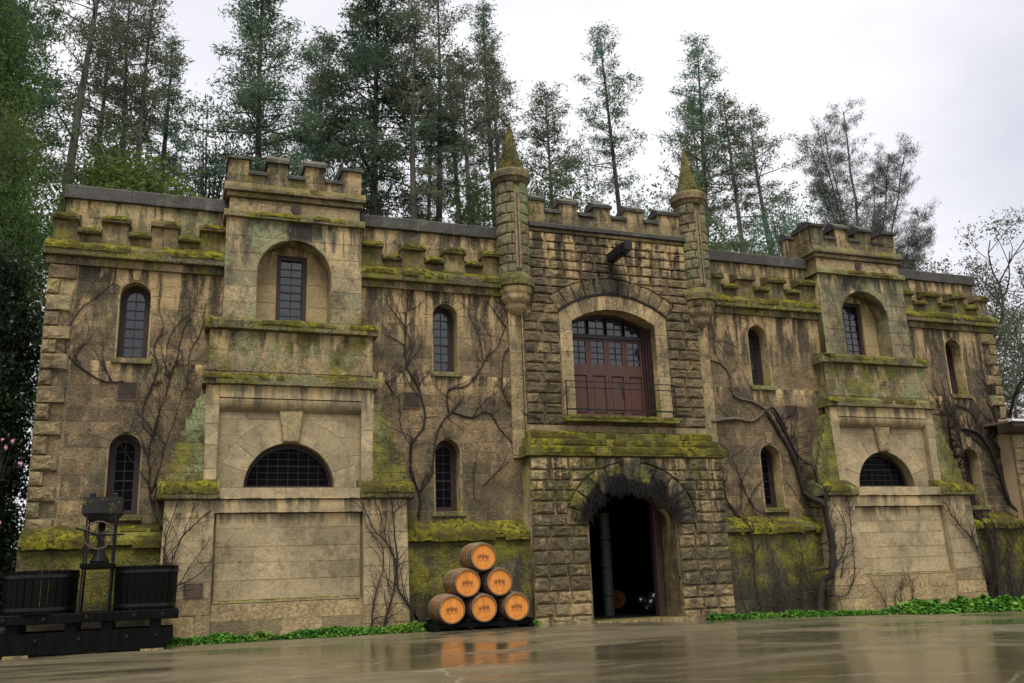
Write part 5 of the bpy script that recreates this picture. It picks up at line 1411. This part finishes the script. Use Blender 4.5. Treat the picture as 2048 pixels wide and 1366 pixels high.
def broad_mesh(seed, H, W, nl, per, leaf, trunk=.2, zlo=.25, fill=.55, stems=1, spread=.3):
    rng = np.random.default_rng(seed); rr = random.Random(seed); tr = MB(); CC = []
    for st in range(stems):
        o = Vector((rr.uniform(-.3, .3) * (stems > 1), rr.uniform(-.3, .3) * (stems > 1), 0)); tip = Vector((rr.uniform(-.2, .2) * W, rr.uniform(-.2, .2) * W, H * .8))
        tr.tube([o.lerp(tip, k / 6) + Vector((rr.uniform(-.06, .06), rr.uniform(-.06, .06), 0)) for k in range(7)], [trunk * (1 - .8 * k / 6) for k in range(7)], 7)
        for i in range(nl):
            a = rr.uniform(0, 2 * PI); t = rr.uniform(zlo, 1.0); s0 = max(.05, (t - .22)) ; p0 = o.lerp(tip, min(1, s0))
            wz = math.sin(PI * min(1, max(0.06, (t - zlo * .6) / (1.02 - zlo * .6)))) ** .6
            rdist = W * wz * rr.uniform(fill, 1.0)
            p1 = Vector((rdist * math.cos(a), rdist * math.sin(a), H * t))
            mid = p0.lerp(p1, .5) + Vector((0, 0, -.03 * H * rr.random()))
            tr.tube([p0, mid, p1], [trunk * .28, trunk * .16, .008], 4, False)
            m = rr.randint(5, 9)
            for k in range(m):
                q = mid.lerp(p1, rr.uniform(.1, 1.1)); CC.append(q + Vector((rr.gauss(0, spread * 1.6), rr.gauss(0, spread * 1.6), rr.gauss(0, spread * 1.1))))
    C = np.array([c[:] for c in CC]); cs = np.repeat(C, per, 0) + rng.normal(size=(len(C) * per, 3)) * spread
    V, F = tris(cs, leaf[0], leaf[1], rng, .1)
    return tr, V, F
P['bay'] = proto('evergreen_tree', broad_mesh(21, 18, 3.4, 80, 18, (.20, .09), .22, .45, .2), 'needle', 'bark')
P['oakg'] = proto('leafy_tree', broad_mesh(22, 16, 3.2, 78, 18, (.20, .10), .22, .45, .25), 'broad', 'bark')

def gray_pine():
    rng = np.random.default_rng(31); rr = random.Random(31); tr = MB(); CC = []; DD = []
    for (dx, dy, h, r) in ((0.2, 0, 34.5, .26), (-2.3, .5, 33.0, .16), (-3.9, -.4, 30.5, .13), (-1.2, 1, 33.2, .14), (4.6, .2, 31.4, .16), (5.8, -.5, 31.9, .15), (3.2, .8, 29.5, .12), (7.6, .4, 27.0, .12), (-3.0, .3, 27.5, .12), (6.6, -.6, 24.5, .12)):
        pts = []
        for k in range(14):
            t = k / 13; z = h * t; e = max(0, (z - 13) / (h - 13)); pts.append(Vector((dx * e ** 1.15 + .1 * math.sin(z), dy * e, z)))
        tr.tube(pts, [r * (1 - .85 * k / 13) + .012 for k in range(14)], 6)
        for i in range(84):
            t = rr.uniform(.52, 1.0); k = min(12, int(t * 13)); p = pts[k].lerp(pts[k + 1], t * 13 - k)
            L = rr.uniform(.5, 1.5) * (1.3 - t) * 2.4 + .25; az = rr.uniform(0, 2 * PI); e = p + Vector((L * math.cos(az), L * math.sin(az), L * rr.uniform(.3, 1.0)))
            tr.tube([p, p.lerp(e, .5) + Vector((0, 0, -.1 * L)), e], [.02, .012, .005], 3, False)
            for q in range(6): CC.append(p.lerp(e, rr.uniform(.45, 1.05)) + Vector((rr.gauss(0, .16), rr.gauss(0, .16), rr.gauss(0, .14)))); DD.append((e - p).normalized() + Vector((0, 0, .5)))
    C = np.array([c[:] for c in CC]); per = 17
    cs = np.repeat(C, per, 0) + rng.normal(size=(len(C) * per, 3)) * .15
    V, F = tris(cs, .30, .035, rng, .2, np.repeat(np.array([d[:] for d in DD]), per, 0))
    return tr, V, F
P['gray'] = proto('gray_pine', gray_pine(), 'needlegrey', 'barkgrey')

def bare_mesh(seed, H, W, leaves=10, leaf=(.13, .07)):
    rng = np.random.default_rng(seed); rr = random.Random(seed); tr = MB(); CC = []
    def grow(p, d, L, r, depth):
        pts = [p]; q = p
        for k in range(4):
            d = (d + Vector((rr.gauss(0, .16), rr.gauss(0, .16), rr.gauss(0, .12) + .04))).normalized(); q = q + d * L / 4; pts.append(q)
        tr.tube(pts, [r * (1 - .45 * k / 4) for k in range(5)], 5 if depth < 2 else 3, False)
        if depth >= 4:
            for _ in range(2): CC.append(q + Vector((rr.gauss(0, .12), rr.gauss(0, .12), rr.gauss(0, .12))))
            return
        for k in range(rr.choice((2, 3, 3))):
            e = (d + Vector((rr.gauss(0, .6), rr.gauss(0, .6), rr.gauss(0, .35)))).normalized()
            grow(pts[rr.choice((2, 3, 4, 4))], e, L * rr.uniform(.62, .82), r * .55, depth + 1)
    for k in range(4): grow(Vector((0, 0, 0)), Vector((rr.uniform(-W, W), rr.uniform(-W, W), 1)).normalized(), H * .36, .016 * H, 0)
    C = np.array([c[:] for c in CC]); cs = np.repeat(C, leaves, 0) + rng.normal(size=(len(C) * leaves, 3)) * .22
    V, F = tris(cs, leaf[0], leaf[1], rng)
    return tr, V, F
P['bare'] = proto('bare_tree', bare_mesh(41, 14, .45, 80, (.11, .06)), 'bareleaf', 'barkgrey')
P['shrub'] = proto('leafy_shrub', broad_mesh(51, 5.5, 1.5, 90, 22, (.16, .09), .08, .1, .2, 3, .22), 'sapling', 'bark')
P['spray'] = proto('conifer_tree', broad_mesh(61, 13, 2.0, 240, 52, (.13, .036), .2, .12, .35, 1, .24), 'greenleaf', 'bark')
P['ivy'] = proto('dark_shrub', broad_mesh(71, 8.2, 1.15, 300, 26, (.12, .075), .1, .02, .3, 2, .17), 'darkleaf', 'bark')

used = set()
def put(key, x, y, H, label, rz=0.0, base=None, cat='tree', wide=1.0, group=None):
    """place a copy of a kind so that its top is at height H"""
    base_h = {'trunky': 27, 'fir': 27, 'firb': 27, 'open': 29, 'thin': 31, 'open2': 30, 'olive': 26, 'bay': 18, 'oakg': 16, 'gray': 34.5, 'bare': 14, 'shrub': 5.5, 'spray': 13, 'ivy': 8.2}[key]
    z0 = hill(x, y) - .1 if base is None else base
    s = (H - z0) / base_h
    t = plant(P[key], key not in used, x, y, z0, s * wide, rz, label, cat, group, s); used.add(key); return t
put('open', -14.9, 14, 27.5, 'tall open fir trunk rising behind the rough end corner', .4)
put('olive', -14.3, 18, 25.6, 'olive fir seen between the two tallest trunks at the castle end', 1.0)
put('open', -13.2, 16, 26.5, 'tall fir above the first dark parapet stretch', 2.1, wide=.85)
put('thin', -11.8, 20, 26.3, 'narrow fir right of the tall one above the end windows', .7, wide=1.15)
put('bay', -9.9, 17, 22.0, 'dark round evergreen just left of the first tower battlements', 2.0, wide=.85)
put('fir', -8.1, 15, 27.0, 'tall conical fir directly behind the first square tower', 3.6)
put('olive', -4.6, 22, 26.4, 'small olive fir right of the first square tower', 2.6)
put('firb', -2.9, 16, 29.0, 'broad dense blue-green fir between the first tower and the turret', .9, wide=1.05)
put('open', .5, 18, 29.6, 'sparse fir with bare upper branches right of the dense broad fir', 4.4)
put('thin', 2.0, 20, 27.6, 'slender fir with long bare trunk left of the turret', 2.2)
put('thin', 2.0, 25, 29.0, 'thin far fir behind the slender trunk left of the turret', 5.0, wide=.9)
put('thin', 3.95, 20, 31.4, 'narrow pointed fir directly behind the mossy cone turret', 1.2)
put('olive', 8.0, 22, 27.8, 'rounded olive fir between the two cone turrets beside the mossy one', 4.0, wide=.95)
put('open2', 11.3, 20, 31.0, 'dark open fir standing alone behind the gatehouse battlements', .3, wide=.85)
put('open2', 16.3, 20, 31.2, 'tall leaning fir right behind the second cone turret', 2.6)
put('olive', 19.3, 24, 30.2, 'fir filling the gap right of the leaning fir', 1.8, wide=.8)
put('open', 20.9, 20, 27.8, 'fir with curved trunk left of the far tower', 1.4, wide=1.1)
put('gray', 36.6, 30, 35.2, 'grey many-stemmed pine fanning out behind the far tower', 0.0)
for x, y, H, k, l in ((-7.0, 19, 21.0, 'bay', 'evergreen filling behind the first tower battlements'), (-4.0, 18, 21.5, 'bay', 'dark leafy evergreen low behind the second parapet stretch'), (-6.6, 24, 24, 'thin', 'thin far fir just right of the first tower parapet'), (-1.0, 26, 26, 'thin', 'far fir showing between the dense fir and the sparse fir'), (-13.6, 12, 17.5, 'oakg', 'green leafy tree low behind the end of the parapet'), (1.6, 15, 19.0, 'oakg', 'yellow-green leafy tree low behind the second parapet stretch'), (6.2, 17, 20.8, 'oakg', 'green leafy tree right beside the mossy cone turret'), (11.8, 15, 19.8, 'oakg', 'green leafy tree low behind the gatehouse battlements'), (18.6, 16, 20.2, 'bay', 'dark evergreen low behind the third parapet stretch'), (21.8, 19, 22.0, 'bay', 'dark evergreen low beside the far tower'), (15.6, 17, 18.0, 'oakg', 'green leafy tree low beside the second cone turret')):
    put(k, x, y, H, l, R(0, 6), wide=.9)
put('trunky', -1.3, 15, 27.0, 'slim fir with a clear bare trunk right of the dense broad fir', 2.0)
put('trunky', 1.25, 16, 25.5, 'slim fir with clear trunk beside the sparse fir', 4.1)
put('trunky', 3.0, 17, 26.5, 'slim fir with clear trunk just left of the mossy turret', 5.3)
put('trunky', -5.3, 17, 25.5, 'slim fir with clear trunk just right of the first tower', .9)
put('trunky', -12.5, 15, 25.0, 'slim fir with clear trunk above the end windows', 3.0)
put('trunky', 18.0, 19, 27.5, 'slim fir with clear trunk between the second turret and far tower', 3.9)
put('bare', 44.0, 32, 27.5, 'thin bare tree behind the fourth parapet stretch', .5)
put('bare', 52.0, 40, 29.0, 'distant faint bare tree top over the far end parapet', 2.2)
put('bare', 29.5, 14, 17.5, 'twisted bare tree beyond the far end wall', 3.3)
put('bare', 35.0, 16, 18.5, 'grey-green bare tree farther beyond the far end wall', 1.1)
put('oakg', 34.0, 20, 13.0, 'dark green tree over the low building roof', 1.1)
put('shrub', -12.6, 11.0, 15.2, 'yellow-green shrub just over the first parapet', .5, 9.2, 'shrub', 1.3)
put('spray', -15.3, 4.0, 13.2, 'bright green feathery conifer crowding the castle end', .8, wide=.75)
put('spray', -16.6, 6.0, 19.0, 'green conifer rising behind the bright feathery one', 2.8, wide=.8)
put('firb', -17.0, 9.0, 24.0, 'dark towering fir at the outer end of the castle', 1.5, wide=.8)
put('firb', -18.6, 13.0, 28.0, 'dark towering fir farther back at the outer end', 3.5, wide=.9)
put('ivy', -14.75, 1.2, 8.6, 'dark glossy shrub pressed against the castle end wall', .3, cat='shrub', wide=.8)
put('ivy', -15.2, -.4, 5.5, 'low dark shrub behind the pink magnolia', 1.8, cat='shrub', wide=.9)

# pink magnolia beside the wine press
mag = empty('magnolia_shrub', (-14.75, -.3, 0)); tag(mag, 'leafless magnolia shrub dotted with small pink buds', 'shrub')
rr = random.Random(5); tb = MB(); buds = []; 
for k in range(16):
    p = Vector((rr.uniform(-.3, .3), rr.uniform(-.3, .3), 0)); d = Vector((rr.uniform(-.35, .2), rr.uniform(-.35, .1), 1)).normalized(); pts = [p]
    for q in range(6):
        d = (d + Vector((rr.gauss(0, .13), rr.gauss(0, .13), .02))).normalized(); p = p + d * rr.uniform(.45, .7); pts.append(p)
        if q > 1:
            for _ in range(3):
                e = (d + Vector((rr.gauss(0, .8), rr.gauss(0, .8), rr.uniform(-.1, .5)))).normalized(); w = p + e * rr.uniform(.25, .7); tb.tube([p, p.lerp(w, .5) + Vector((0, 0, .03)), w], [.009, .006, .003], 4, False); buds.append(w)
    tb.tube(pts, [.028 * (1 - .8 * i / 7) for i in range(7)], 5, False)
tb.build('branches', 'vine', mag, False, 'stuff')
V = []; F = []
for i, b in enumerate(buds):
    if rr.random() < .45: continue
    h = rr.uniform(.06, .12); r = h * rr.uniform(.28, .5); q = len(V); ax = Vector((rr.gauss(0, .25), rr.gauss(0, .25), 1)).normalized()
    V.append(b - ax * .01)
    for j in range(6): a = j * PI / 3; V.append(b + ax * h * .45 + Vector((math.cos(a) * r, math.sin(a) * r, 0)))
    for j in range(6): a = j * PI / 3 + .3; V.append(b + ax * h * rr.uniform(.8, 1.15) + Vector((math.cos(a) * r * .6, math.sin(a) * r * .6, 0)))
    for j in range(6): F += [(q, q + 1 + j, q + 1 + (j + 1) % 6), (q + 1 + j, q + 7 + j, q + 1 + (j + 1) % 6)]
mesh_obj('buds', V, F, 'petal', mag, False, 'stuff')
rng = np.random.default_rng(3); C = np.array([b[:] for b in buds]); C = np.repeat(C, 5, 0) + rng.normal(size=(len(C) * 5, 3)) * .16
v, f = tris(C, .10, .05, rng); fast_mesh('leaves', v, f, 'darkleaf', mag, 'stuff')

# low plants along the foot of the walls
def ground_cover(label, path, n, hmax, leaf, seed, width=.26, name='ground_cover'):
    rng = np.random.default_rng(seed); k = len(path); C = []
    for i in range(n):
        t = rng.uniform(0, k - 1); a = int(min(k - 2, t)); f = t - a
        x = path[a][0] + (path[a + 1][0] - path[a][0]) * f; y = path[a][1] + (path[a + 1][1] - path[a][1]) * f
        c = .5 + .5 * mnoise.noise((x * 1.7 + seed, y * 1.2, seed)); d = rng.normal() * width * (.4 + .5 * c)
        c = max(0, c * 1.25 - .12 + .35 * mnoise.noise((x * 6, y * 4, seed)))
        if rng.uniform() > .25 + c: continue
        hh = hmax * (.2 + 1.0 * c) * max(.12, 1 - (abs(d) / (width * 1.25)) ** 2)
        C.append((x + rng.normal() * .05, y + d, ground_z(x) + .01 + hh * rng.uniform(.15, 1)))
    C = np.array(C); per = 7
    cs = np.repeat(C, per, 0) + rng.normal(size=(len(C) * per, 3)) * np.array([.035, .035, .018])
    cs[:, 2] = np.maximum(cs[:, 2], np.array([ground_z(q) for q in cs[:, 0]]) + .008)
    d = rng.normal(size=cs.shape); d[:, 2] *= .45; d /= np.linalg.norm(d, axis=1)[:, None]
    e = np.cross(d, np.array([0, 0, 1.0]) + rng.normal(size=cs.shape) * .35); e /= np.linalg.norm(e, axis=1)[:, None] + 1e-9
    l = leaf * rng.uniform(.6, 1.25, len(cs))[:, None]; w = l * .42
    V = np.stack([cs - d * l * .5, cs + e * w, cs + d * l * .5 + np.array([0, 0, -.012]), cs - e * w], 1).reshape(-1, 3)
    o = fast_mesh(name, V, np.arange(len(V)).reshape(-1, 4), 'cover', None, 'stuff'); o['label'] = label; o['category'] = 'plants'; return o
ground_cover('bright green low plants along the foot of the first tower', [(-10.75, -.84), (-9.5, -.86), (-7.6, -.80), (-6.2, -.84), (-5.55, -.80)], 3600, .17, .07, 1, .19)
ground_cover('bright green low plants at the wall foot between porch and far tower', [(2.75, -.60), (3.6, -.62), (5.4, -.70), (6.6, -.86), (7.8, -.82)], 2800, .13, .07, 2, .20)
ground_cover('tall round-leaved green plants along the foot of the far tower', [(7.6, -.90), (8.6, -.95), (9.8, -1.0), (11.0, -1.0), (12.3, -.95)], 2200, .42, .14, 3, .27)
ground_cover('sparse green tufts behind the barrel rack', [(-5.6, -.62), (-4.6, -.55), (-3.3, -.55), (-2.8, -.75)], 380, .10, .06, 4, .12)
ground_cover('green tufts at the porch foot nearer the far tower', [(1.9, -.62), (2.3, -.66), (2.75, -.66)], 260, .12, .07, 5, .10)
ground_cover('dry plants hanging under the loft balcony', [(-1.5, -.30), (0, -.33), (1.5, -.30)], 10, .1, .06, 6, .06).location.z = 4.55
